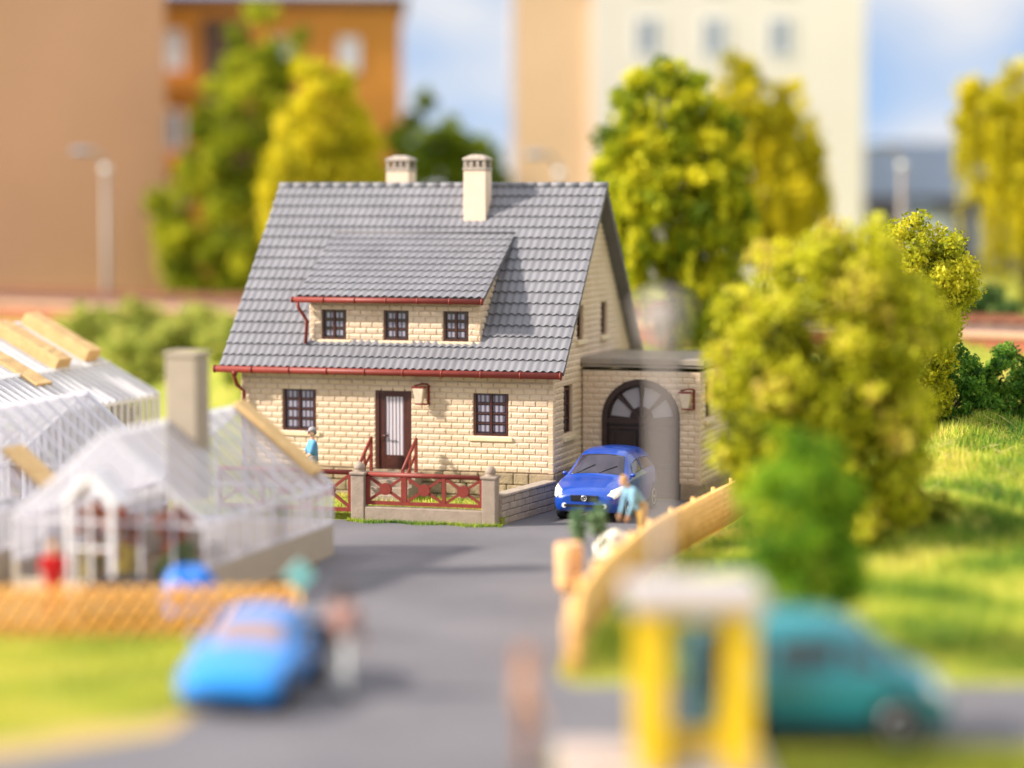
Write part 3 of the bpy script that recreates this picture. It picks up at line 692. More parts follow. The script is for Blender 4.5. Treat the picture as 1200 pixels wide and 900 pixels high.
# ------------------------------------------------------------------ greenhouses
GA = -.29
def greenhouse(label, loc, hw, Lg, eave, ridge, base, nb, porch=False, ledge=False, chim=None, rafter=.04, rz=GA):
    """loc = front right corner; x runs to the left (negative), y back"""
    t = thing('greenhouse', label, 'greenhouse', (*loc,0), rz, 'greenhouses beside the road'); Wd = 2*hw
    b = MB(); b.box(-.14,0,0,Lg,-.05,base); b.box(-Wd,-Wd+.14,0,Lg,-.05,base); b.box(-Wd+.14,-.14,Lg-.14,Lg,-.05,base)
    if porch: b.box(-hw+.5,-.14,0,.14,-.05,base*.5); b.box(-Wd+.14,-hw-.5,0,.14,-.05,base*.5)
    else: b.box(-Wd+.14,-.14,0,.14,-.05,base)
    bevel(b.build('base_wall', M['gbase'], t), .015, 1)
    f = MB(); g = MB(); ap = (-hw, ridge)
    for x in (-.05,-Wd+.05):
        f.bar((x,0,eave),(x,Lg,eave),.09,.1); 
        f.bar((x,0,base+.04),(x,Lg,base+.04),.07,.07)
    f.bar((-hw,-.03,ridge+.02),(-hw,Lg+.03,ridge+.02),.11,.1)
    for i in range(nb+1):
        y = Lg*i/nb; y = min(max(y,.04),Lg-.04)
        for x in (-.02,-Wd+.02):
            f.bar((x,y,base+.05),(x,y,eave-.03),rafter,rafter*1.2); f.bar((x,y,eave+.05),(-hw,y,ridge+.03),rafter,rafter*1.5)
    slope = (ridge-eave)/hw
    for k in (0,1):
        y = .03 if k == 0 else Lg-.03; ng = max(4,int(Wd/.6))
        for i in range(1,ng):
            x = -Wd*i/ng; zt = eave+slope*(hw-abs(-hw-x))
            if porch and k == 0 and abs(x+hw) < .45: continue
            f.bar((x,y,(base*.5 if (porch and k==0) else base)),(x,y,zt-.02),.045)
        f.bar((-.05,y,eave),(-Wd+.05,y,eave),.07); 
        f.bar((0,y,eave+.03),(-hw,y,ridge+.05),.07,.08); f.bar((-Wd,y,eave+.03),(-hw,y,ridge+.05),.07,.08)
    if ledge:
        xm, zm = -hw*.42, eave+slope*hw*.42
        f.bar((xm,0,zm+.07),(xm,Lg,zm+.07),.14,.09)
    f.build('frame', M['ghframe2'] if ledge else M['ghframe'], t)
    z0 = eave+.02; g.m = 0
    g.add([(-.02,0,z0),(-.02,Lg,z0),(-hw,Lg,ridge),(-hw,0,ridge)],[(0,1,2,3)]); g.add([(-Wd+.02,0,z0),(-Wd+.02,Lg,z0),(-hw,Lg,ridge),(-hw,0,ridge)],[(3,2,1,0)])
    g.m = 0
    g.add([(-.06,0,base),(-.06,Lg,base),(-.06,Lg,eave),(-.06,0,eave)],[(0,1,2,3)]); g.add([(-Wd+.06,0,base),(-Wd+.06,Lg,base),(-Wd+.06,Lg,eave),(-Wd+.06,0,eave)],[(3,2,1,0)])
    g.m = 1
    for y in (.05,Lg-.05): g.add([(-.06,y,base*.5),(-.06,y,eave),(-hw,y,ridge-.05),(-Wd+.06,y,eave),(-Wd+.06,y,base*.5)],[(0,1,2,3,4)])
    g.build('glazing', [M['ghfar'] if ledge else M['ghroof'], M['ghglass']], t)
    if porch:
        p = MB(); c = -hw; pw = .46; pe, pk = 2.0, 2.5; D = .75
        for x in (c-pw,c+pw): p.bar((x,-D,0),(x,-D,pe),.09); p.bar((x,-D,pe),(x,.02,pe),.08)
        for y in (-D,):
            p.bar((c-pw-.06,y,pe-.02),(c,y,pk),.14,.12); p.bar((c+pw+.06,y,pe-.02),(c,y,pk),.14,.12); p.bar((c-pw,y,1.1),(c+pw,y,1.1),.05); p.bar((c,y,0),(c,y,pk),.05)
        p.add([(c-pw-.1,-D-.05,pe-.03),(c-pw-.1,.1,pe-.03),(c,.1,pk+.07),(c,-D-.05,pk+.07),(c+pw+.1,.1,pe-.03),(c+pw+.1,-D-.05,pe-.03)],[(0,3,2,1),(3,5,4,2)])
        p.build('porch', M['white'], t)
    if chim:
        cx, cyy, s_, z0, z1 = chim; c = MB(); c.box(cx-s_/2,cx+s_/2,cyy-s_/2,cyy+s_/2,z0,z1); c.box(cx-s_/2-.03,cx+s_/2+.03,cyy-s_/2-.03,cyy+s_/2+.03,z1,z1+.1)
        bevel(c.build('chimney', M['gchim'], t), .02, 1)
    return t
cG, sG = math.cos(GA), math.sin(GA)
def GP(loc, x, y): return (loc[0]+cG*x-sG*y, loc[1]+sG*x+cG*y)
LA = (-5.85,47.5); LB = (LA[0]-4.9*cG+.5*.286, LA[1]-4.9*sG+.5*.958); LC = (-11.96,61.1)
greenhouse('glass greenhouse nearest the road, with a square tan chimney and a white gabled porch', LA, 2.05, 6.9, 1.5, 3.2, .68, 10, porch=True, chim=(-1.72,3.1,.68,1.6,4.55))
greenhouse('glass greenhouse left of the one with the tan chimney, one straw mat near its valley', LB, 2.05, 8.6, 1.5, 3.2, .68, 12)
greenhouse('farthest and largest greenhouse, its glass roof ribbed and carrying three straw mats', LC, 3.7, 7.95, 2.32, 4.28, .35, 20, ledge=True, rafter=.075)
def straw_mat(label, loc, hw, eave, ridge, y, wd, u0, u1, th):
    """lies on the right roof slope; u measured from ridge 0 to eave 1"""
    sl_ = math.hypot(hw, ridge-eave); dx, dz = hw/sl_, -(ridge-eave)/sl_; nx_, nz = -dz, dx
    m = MB(); A = lambda u,o: (-hw+dx*u*sl_+nx_*o, ridge+dz*u*sl_+nz*o); N = 14
    vs = []; 
    for i in range(N+1):
        u = u0+(u1-u0)*i/N
        for o_,yy in ((.06,y),(.06,y+wd),(th+.06+random.uniform(-.012,.012),y+wd-.02),(th+.06+random.uniform(-.012,.012),y+.02)):
            a = A(u,o_); vs.append((a[0],yy,a[1]))
    fs = [(i*4+k,i*4+(k+1)%4,(i+1)*4+(k+1)%4,(i+1)*4+k) for i in range(N) for k in range(4)]+[(3,2,1,0),(N*4,N*4+1,N*4+2,N*4+3)]
    m.add(vs, fs); o = bevel(m.build('straw_mat', M['mat_'], fix=True), .03, 2); o.location = (*loc,0); o.rotation_euler = (0,0,GA)
    return tag(o, label, 'shading mat', 'straw shading mats on the greenhouse roofs')
straw_mat('long straw mat down the roof behind the tan chimney', LA, 2.05, 1.5, 3.2, 6.15, .62, -.02, .86, .14)
straw_mat('straw mat at the left picture edge, lowest on the neighbouring greenhouse roof', LB, 2.05, 1.5, 3.2, 2.6, .9, .45, .92, .1)
straw_mat('thick straw mat near the far end of the ribbed roof, farthest of three', LC, 3.7, 2.32, 4.28, 6.75, .8, .02, .54, .36)
straw_mat('thick straw mat in the middle of the three on the ribbed roof', LC, 3.7, 2.32, 4.28, 4.7, .8, .06, .58, .34)
straw_mat('thin flat straw mat, nearest of three on the ribbed roof', LC, 3.7, 2.32, 4.28, 2.7, .85, .1, .72, .08)
# plants inside
RED = [(.16,.02,.01),(.5,.09,.02),(.6,.2,.02)]; YEL = [(.2,.16,.01),(.55,.42,.02),(.65,.5,.05)]; GRN = [(.03,.09,.015),(.10,.2,.03),(.3,.34,.04)]
pidx = 0
for (x,y,cols,nm) in [(-.7,.8,GRN,'green'),(-1.25,1.0,GRN,'olive'),(-2.0,.75,YEL,'yellow'),(-2.9,.8,YEL,'golden'),(-2.35,1.6,RED,'red flowering'),(-1.35,1.7,RED,'orange flowering'),(-3.2,1.7,RED,'rust coloured')]:
    p = GP(LA,x,y); t = thing('potted_plant', nm+' potted plant '+('nearest the right wall' if x>-1 else 'behind the front glass')+' of the chimney greenhouse', 'plant', (*p,0), 0, 'plants inside the near greenhouse')
    pt = MB(); pt.lathe([(.14,0),(.2,.3),(.22,.3),(.22,.34),(.17,.34)], (0,0,0), 12); pt.build('pot', M['terra'], t)
    hz = .62 if y < 1.2 else 1.25
    V,T = leaf_cloud([(0,0,hz,.4,.36,.36),(0,0,hz*.55,.26,.26,.36)], 800, .07, cols, 18, .16, .3); np_mesh('foliage', V, 4, M['leaf'], T, t)
for k,(y,cols,nm) in enumerate([(1.2,RED,'red'),(2.6,GRN,'green'),(4.1,RED,'dark red'),(5.6,YEL,'yellow'),(7.2,RED,'orange red'),(8.8,GRN,'deep green'),(10.2,YEL,'golden')]):
    p = GP(LC,-.75,.2+y*.68); t = thing('potted_plant', nm+' potted plant '+['first','second','third','fourth','fifth','sixth','seventh'][k]+' along the wall glass of the farthest greenhouse', 'plant', (*p,0), 0, 'plants inside the farthest greenhouse')
    pt = MB(); pt.lathe([(.2,0),(.26,.35),(.28,.35),(.28,.4),(.2,.4)], (0,0,0), 12); pt.build('pot', M['terra'], t)
    V,T = leaf_cloud([(0,0,.8,.45,.55,.45),(0,0,1.55,.5,.6,.55)], 900, .1, cols, 20, .22, .3); np_mesh('foliage', V, 4, M['leaf'], T, t)
for k,(x,y,cols,nm) in enumerate([(-.9,.7,GRN,'green'),(-2.0,.8,YEL,'yellow'),(-3.1,.7,GRN,'leafy dark')]):
    p = GP(LB,x,y); t = thing('potted_plant', nm+' potted plant behind the front glass of the left greenhouse', 'plant', (*p,0), 0, 'plants inside the left greenhouse')
    pt = MB(); pt.lathe([(.14,0),(.2,.3),(.22,.3),(.22,.34),(.17,.34)], (0,0,0), 12); pt.build('pot', M['terra'], t)
    V,T = leaf_cloud([(0,0,.6,.38,.38,.4)], 400, .07, cols, 18, .16, .3); np_mesh('foliage', V, 4, M['leaf'], T, t)

def lump(name, label, cat, loc, r, m, seed, rz=0):
    rd = random.Random(seed); b = MB(); n, k = 20, 8; vs = []
    ph = [rd.uniform(0,6.28) for _ in range(6)]
    for i in range(k+1):
        el = math.pi/2*i/k
        for j in range(n):
            a = 2*math.pi*j/n; q = 1+.10*math.sin(2*a+ph[0])+.07*math.sin(3*a+ph[1]+i)+.05*math.sin(5*a+ph[2]+2*i)
            vs.append((r[0]*math.cos(a)*math.cos(el)**.6*q, r[1]*math.sin(a)*math.cos(el)**.6*q, r[2]*math.sin(el)*(1+.08*math.sin(2*a+ph[3]))))
    b.add(vs, [(i*n+j,i*n+(j+1)%n,(i+1)*n+(j+1)%n,(i+1)*n+j) for i in range(k) for j in range(n)]+[tuple(range(n))[::-1]], True)
    o = b.build(name, m); o.location = loc; o.rotation_euler = (0,0,rz); return tag(o, label, cat)
lump('tarpaulin_heap', 'blue tarpaulin heap on the ground in front of the chimney greenhouse', 'tarpaulin', (-5.9,45.6,0), (.55,.38,.98), M['bluep'], 1)
lump('tarpaulin_heap', 'flat dark tarpaulin heap left of the blue heap behind the orange fence', 'tarpaulin', (-7.15,45.6,0), (.85,.4,.78), M['darkp'], 2)

# ------------------------------------------------------------------ vehicles (front faces local -y)
def bspl(P, t):
    n = len(P); t = min(max(t,0),n-1-1e-6); i = int(t); u = t-i
    g_ = lambda k: P[min(max(k,0),n-1)]
    b = ((1-u)**3/6,(3*u**3-6*u*u+4)/6,(-3*u**3+3*u*u+3*u+1)/6,u**3/6)
    return sum(b[k]*g_(i-1+k)[0] for k in range(4)), sum(b[k]*g_(i-1+k)[1] for k in range(4))
class Car:
    def __init__(s, L, tab): s.L = L; s.tab = tab
    def g(s, k, t): return float(np.interp(t, [a for a,_ in s.tab[k]], [b for _,b in s.tab[k]]))
    def pt(s, t, q, off=0):
        """t along 0 front..1 rear; q from -7 (left sill) over the top to 7 (right sill)"""
        def raw(t, q):
            zr, zb, zs, wr, wb = [s.g(k,t) for k in ('zr','zb','zs','wr','wb')]; sg = -1 if q < 0 else 1
            P = [(-wr*.75,zr),(0,zr+.03),(wr*.75,zr),(wr,zr-.05),(wb*.985,zb+.02),(wb,zb-.08),(wb*1.01,(zb+zs)/2),(wb*.98,zs+.08),(wb*.86,zs)]
            x, z = bspl(P, abs(q)+1); return Vector((sg*(abs(x) if abs(q)>1e-6 else 0), -s.L/2+s.L*t, z))
        p = raw(t,q)
        if off:
            e = 1e-3; a = raw(min(t+e,1),q)-raw(max(t-e,0),q); b = raw(t,min(q+.02,7))-raw(t,max(q-.02,-7)); n = b.cross(a)
            n = n.normalized() if n.length > 1e-12 else Vector((0,0,1))
            if n.dot(p-Vector((0,p.y,.5))) < 0: n = -n
            p = p+n*off
        return p
    def shell(s, nt=46, nq=57):
        ts = [(.5-.5*math.cos(math.pi*i/nt))*.5+.5*i/nt for i in range(nt+1)]; qs = [-7+14*i/(nq-1) for i in range(nq)]
        m = MB(); m.smooth = True
        m.add([tuple(s.pt(t,q)) for t in ts for q in qs], [(i*nq+k,i*nq+k+1,(i+1)*nq+k+1,(i+1)*nq+k) for i in range(nt) for k in range(nq-1)]+[(i*nq,(i+1)*nq,(i+1)*nq+nq-1,i*nq+nq-1) for i in range(nt)])
        m.add([tuple(s.pt(0,q)) for q in qs], [tuple(range(nq))[::-1]], False); m.add([tuple(s.pt(1,q)) for q in qs], [tuple(range(nq))], False)
        return m
    def patch(s, poly, off=.006, m=None, n=10):
        """filled polygon in (t,q) lying on the shell"""
        m = m or MB(); m.smooth = True; c = (sum(p[0] for p in poly)/len(poly), sum(p[1] for p in poly)/len(poly)); K = 6; ring = []
        for i in range(len(poly)):
            a, b = poly[i], poly[(i+1)%len(poly)]
            for k in range(n): ring.append((a[0]+(b[0]-a[0])*k/n, a[1]+(b[1]-a[1])*k/n))
        N = len(ring); vs = []
        for j in range(K+1):
            f_ = j/K
            for p in ring: vs.append(tuple(s.pt(c[0]+(p[0]-c[0])*f_ if j else c[0], c[1]+(p[1]-c[1])*f_ if j else c[1], off)))
        rim = [tuple(s.pt(p[0],p[1],-.01)) for p in ring]
        vs += rim
        fs = [(j*N+i, j*N+(i+1)%N, (j+1)*N+(i+1)%N, (j+1)*N+i) for j in range(K+1) for i in range(N)]
        m.add(vs, fs); return m
def ell(ct, cq, rt, rq, n=14, sk=0): return [(ct+rt*math.cos(2*math.pi*i/n)+sk*rq*math.sin(2*math.pi*i/n), cq+rq*math.sin(2*math.pi*i/n)) for i in range(n)]
def boolean(o, cutter_mb, op='DIFFERENCE'):
    c = cutter_mb.build('cutter', M['black'], fix=True); c.parent = o.parent
    b = o.modifiers.new('cut', 'BOOLEAN'); b.object = c; b.operation = op; b.solver = 'EXACT'; realize(o)
    bpy.data.objects.remove(c)
def wheel(parent, x, y, r, wd, sg):
    m = MB(); m.X = Matrix.Translation((x,y,r))@Matrix.Rotation(math.pi/2,4,'Y')
    m.lathe([(r*.62,-wd/2),(r*.93,-wd/2),(r,-wd*.3),(r,wd*.3),(r*.93,wd/2),(r*.62,wd/2)], (0,0,0), 28); t = m.build('wheel', M['tyre'], parent)
    k = MB(); k.X = m.X; o = sg*wd*.5
    k.lathe([(r*.64,o-.05*sg),(r*.64,o),(r*.56,o+.004*sg),(r*.5,o-.03*sg),(r*.16,o-.02*sg),(r*.12,o+.005*sg),(0,o+.005*sg)], (0,0,0), 20)
    for i in range(5):
        a = 2*math.pi*i/5; k.bar((math.cos(a)*r*.1,math.sin(a)*r*.1,o-.012*sg),(math.cos(a)*r*.58,math.sin(a)*r*.58,o-.012*sg),r*.14,.02,(0,0,1))
    k.build('rim', M['rim'], t, fix=True)
def wheels(root, body, xs_, ys_, r, wd=.2):
    c = MB()
    for y in ys_:
        for sg in (-1,1): c.tube([(sg*(xs_-.32),y,r),(sg*(xs_+.4),y,r)], r*1.17, 24)
    boolean(body, c)
    for y in ys_:
        for sg in (-1,1): wheel(root, sg*xs_, y, r, wd, sg)

def mpv():
    t = thing('parked_car', 'royal blue hatchback parked on the drive in front of the garage', 'car', (2.33,61.28,.006), YAW-.02)
    c = Car(3.9, dict(zr=[(0,.66),(.02,.74),(.06,.82),(.15,.93),(.245,1.01),(.27,1.05),(.42,1.50),(.5,1.585),(.6,1.61),(.8,1.57),(.93,1.44),(.97,1.2),(1,.85)],
        zb=[(0,.55),(.02,.62),(.08,.78),(.2,.93),(.3,.97),(.9,1.02),(1,.75)], zs=[(0,.38),(.02,.28),(.06,.22),(.9,.22),(1,.36)],
        wr=[(0,.5),(.03,.62),(.1,.70),(.24,.74),(.28,.72),(.42,.62),(.9,.60),(1,.52)], wb=[(0,.56),(.012,.68),(.04,.78),(.1,.84),(.2,.865),(.85,.865),(.97,.78),(1,.66)]))
    b = c.shell().build('body', M['carblue'], t, fix=True); wheels(t, b, .76, (-1.95+.78, 1.95-.66), .315, .2)
    c.patch([(.275,-1.75),(.275,1.75),(.415,1.55),(.415,-1.55)], .006).build('windscreen', M['carglass'], t, fix=True)
    for sg in (-1,1):
        c.patch([(.40,sg*2.35),(.33,sg*3.0),(.56,sg*3.0),(.56,sg*2.3)], .006).build('side_window', M['carglass'], t, fix=True)
        c.patch([(.58,sg*2.3),(.58,sg*3.0),(.88,sg*3.0),(.84,sg*2.35)], .006).build('side_window', M['carglass'], t, fix=True)
        c.patch([(.014,sg*2.0),(.022,sg*3.6),(.07,sg*3.9),(.15,sg*3.1),(.115,sg*2.45),(.05,sg*1.75)], .012).build('headlight', M['headl'], t, fix=True)
        m = MB(); m.sphere((sg*.865,-1.95+1.26,1.05),(.06,.05,.05)); m.bar((sg*.80,-.69,1.0),(sg*.86,-.69,1.04),.04); m.build('wing_mirror', M['carblue'], t)
        m = MB(); m.tube([(sg*.5,-1.965,.42),(sg*.5,-1.93,.42)], .06, 12); m.build('fog_light', M['headl'], t)
    g_ = MB(); g_.box(-.34,.34,-1.972,-1.94,.53,.67); 
    for z in (.56,.60,.64): g_.box(-.33,.33,-1.98,-1.972,z-.008,z+.008)
    gr_ = bevel(g_.build('grille', M['black'], t), .01, 1)
    e = MB(); n = 20; pts = [(.062*math.cos(2*math.pi*i/n),-1.988,.60+.062*math.sin(2*math.pi*i/n)) for i in range(n+1)]; e.tube(pts, .009, 6)
    for k in range(3): a = math.pi/2+2*math.pi*k/3; e.bar((0,-1.988,.60),(.06*math.cos(a),-1.988,.60+.06*math.sin(a)),.012)
    e.build('emblem', M['chrome'], gr_)
    bp = MB(); bp.box(-.5,.5,-1.968,-1.93,.385,.45); bp.build('air_intake', M['black'], t)
    w_ = MB(); 
    for sg in (-.55,.05): w_.tube([tuple(c.pt(.278,sg*2,.02)), tuple(c.pt(.335,sg*2+.9,.022))], .008, 6)
    w_.build('wiper', M['black'], t)
    return t
mpv()
def coupe():
    t = thing('sports_coupe', 'bright blue low sports coupe parked beside the lawn, a person at its side', 'car', (-4.02,38.95,.006), -.14)
    c = Car(4.0, dict(zr=[(0,.50),(.02,.60),(.1,.72),(.28,.82),(.32,.86),(.48,1.22),(.56,1.29),(.70,1.27),(.90,.98),(.96,.86),(1,.70)], zb=[(0,.45),(.03,.54),(.2,.70),(.4,.80),(.9,.80),(1,.6)], zs=[(0,.30),(.03,.2),(.95,.22),(1,.32)],
        wr=[(0,.4),(.05,.58),(.3,.68),(.48,.56),(.75,.55),(.92,.62),(1,.5)], wb=[(0,.55),(.03,.72),(.1,.80),(.5,.83),(.93,.78),(1,.62)]))
    b = c.shell().build('body', M['carsky'], t, fix=True); wheels(t, b, .73, (-1.25,1.2), .31)
    c.patch([(.325,-1.75),(.325,1.75),(.475,1.5),(.475,-1.5)], .006).build('windscreen', M['paleglass'], t, fix=True)
    for sg in (-1,1):
        c.patch([(.49,sg*2.35),(.40,sg*3.0),(.74,sg*3.0),(.70,sg*2.4)], .006).build('side_window', M['carglass'], t, fix=True)
        c.patch(ell(.10,sg*2.2,.03,.6), .01).build('headlight_cover', M['carsky'], t, fix=True)
        m = MB(); m.sphere((sg*.88,-.35,.90),(.08,.05,.06)); m.bar((sg*.78,-.35,.83),(sg*.86,-.35,.88),.04); m.build('wing_mirror', M['carsky'], t)
    c.patch([(.74,-1.4),(.74,1.4),(.88,1.6),(.88,-1.6)], .006).build('rear_window', M['carglass'], t, fix=True)
    bp = MB(); bp.box(-.48,.48,-2.01,-1.95,.31,.38); bp.build('air_intake', M['black'], t)
coupe()
def van():
    t = thing('van', 'dark teal minivan with a sloping nose behind the yellow phone booth', 'van', (4.36,35.75,.006), math.pi/2-.03)
    c = Car(3.7, dict(zr=[(0,.82),(.02,.90),(.06,1.0),(.13,1.13),(.17,1.22),(.33,1.68),(.44,1.82),(.6,1.86),(.93,1.80),(.98,1.6),(1,1.3)], zb=[(0,.55),(.03,.72),(.12,.88),(.25,1.02),(.9,1.1),(1,1.0)], zs=[(0,.36),(.03,.26),(.95,.26),(1,.4)],
        wr=[(0,.5),(.04,.66),(.15,.74),(.33,.68),(.95,.66),(1,.6)], wb=[(0,.6),(.02,.74),(.08,.82),(.2,.86),(.93,.86),(1,.74)]))
    b = c.shell().build('body', M['cartel'], t, fix=True); wheels(t, b, .75, (-1.85+.72,1.85-.75), .35)
    c.patch([(.175,-1.75),(.175,1.75),(.325,1.55),(.325,-1.55)], .006).build('windscreen', M['carglass2'], t, fix=True)
    for sg in (-1,1):
        c.patch([(.31,sg*2.4),(.21,sg*3.0),(.40,sg*3.0),(.41,sg*2.35)], .006).build('side_window', M['headl'] if sg == 9 else M['carglass2'], t, fix=True)
        for a_, b_ in ((.44,.66),(.70,.93)): c.patch([(a_,sg*2.35),(a_,sg*3.0),(b_,sg*3.0),(b_,sg*2.35)], .006).build('side_window', M['carglass2'], t, fix=True)
        c.patch(ell(.05,sg*2.7,.03,.8), .012).build('headlight', M['headl'], t, fix=True)
        m = MB(); m.sphere((sg*.93,-1.05,1.12),(.08,.06,.09)); m.bar((sg*.84,-1.05,1.05),(sg*.90,-1.05,1.1),.05); m.build('wing_mirror', M['black'], t)
    m = MB(); m.box(-.5,.5,-1.875,-1.83,.4,.56); m.build('bumper_grille', M['black'], t)
    for sg in (-1,1): m = MB(); m.box(min(sg*.845,sg*.885),max(sg*.845,sg*.885),-.65,.65,.30,.36); m.build('side_skirt', M['black'], t)
van()

# ------------------------------------------------------------------ phone booth, street lamps, sign
t = thing('phone_booth', 'yellow phone booth with pale grey flat roof in the foreground', 'phone booth', (2.42,33.25,.10), 0)
bw, bd = .57, .72
m = MB(); m.box(-bw-.05,bw+.05,-bd-.05,bd+.05,0,.08); m.build('base', M['greyw'], t)
for sx in (-1,1):
    for sy in (-1,1):
        m = MB(); m.box(sx*bw-.19,sx*bw+.19,sy*bd-.1,sy*bd+.1,.08,2.16); bevel(m.build('post', M['yellow'], t), .02, 2)
m = MB(); m.box(-bw-.34,bw+.34,-bd-.2,bd+.2,2.28,2.5); m.m = 1; m.box(-bw-.26,bw+.26,-bd-.12,bd+.12,2.16,2.28); bevel(m.build('roof', [M['greyw'], M['yellow']], t), .04, 2)
m = MB(); m.box(-bw+.19,bw-.19,bd-.03,bd+.0,.4,2.16); m.box(-bw-.01,-bw+.02,-bd+.1,bd-.1,.4,2.16); m.box(bw-.02,bw+.01,-bd+.1,bd-.1,.4,2.16); m.build('glass_panel', M['booth'], t)
m = MB(); m.box(-bw+.19,bw-.19,bd-.04,bd+.02,.08,.4); m.box(-bw-.03,-bw+.03,-bd+.1,bd-.1,.08,.4); m.box(bw-.03,bw+.03,-bd+.1,bd-.1,.08,.4); m.build('lower_panel', M['yellow'], t)
m = MB(); m.box(.1,.5,.4,.62,1.1,1.75); m.box(-.05,.55,.35,.64,.95,1.02); m.tube([(.14,.38,1.6),(.14,.36,1.35)], .04, 8); m.tube([(.16,.38,1.35),(.3,.36,1.0),(.45,.42,1.2)], .014, 6); bevel(m.build('telephone', M['phone'], t), .01, 1)

t = thing('street_lamp', 'tall beige street lamp with a wide lantern head behind the phone booth', 'street lamp', (2.08,34.6,.10))
m = MB(); m.lathe([(.13,0),(.13,.3),(.085,.45),(.072,5.6)], (0,0,0), 14); m.build('pole', M['pole'], t)
m = MB(); m.lathe([(.08,5.58),(.20,5.64),(.24,5.75),(.26,6.08)], (0,0,0), 18); m.build('lantern', M['lgrey'], t)
m = MB(); m.lathe([(.34,6.08),(.34,6.16),(.26,6.26),(.1,6.32),(0,6.34)], (0,0,0), 18); m.build('lamp_cap', M['lgrey'], t)

def arm_lamp(label, x, y, hgt, rz):
    z = float(height(x,y)); t = thing('street_lamp', label, 'street lamp', (x,y,z), rz, 'curved street lamps in the far street')
    m = MB(); m.tube([(0,0,-.1),(0,0,.5),(0,0,hgt-.6)], [.17,.14,.11], 12); m.tube([(0,0,hgt-.7),(-.12,0,hgt-.1),(-.45,0,hgt+.2),(-.75,0,hgt+.22)], .075, 10); m.build('pole', M['pole'], t)
    m = MB(); m.sphere((-.95,0,hgt+.17),(.42,.2,.13)); m.build('lamp_head', M['slate'], t)
    m = MB(); m.lathe([(.16,hgt-.62),(.17,hgt-.42),(.0,hgt-.36)], (0,0,0), 12); m.build('collar', M['winw'], t)
arm_lamp('arm street lamp standing before the blank tan building', -15.9, 98.5, 5.75, 0)
arm_lamp('arm street lamp behind the house roof before the peach wall', 1.85, 98, 5.6, 0)
arm_lamp('arm street lamp in front of the low slate roofed hall', 15.2, 98, 5.9, 0)

t = thing('road_sign', 'turquoise diamond sign on a pale post beside the orange fence', 'sign', (-3.72,43.55,.0), .15)
m = MB(); m.tube([(0,.02,0),(0,.02,1.3)], .05, 10); m.build('post', M['fence2'], t)
m = MB(); m.prism([(0,.86),(.3,1.16),(0,1.46),(-.3,1.16)], -.035, -.005, 'y'); d_ = bevel(m.build('sign_plate', M['turq'], t, fix=True), .01, 1)

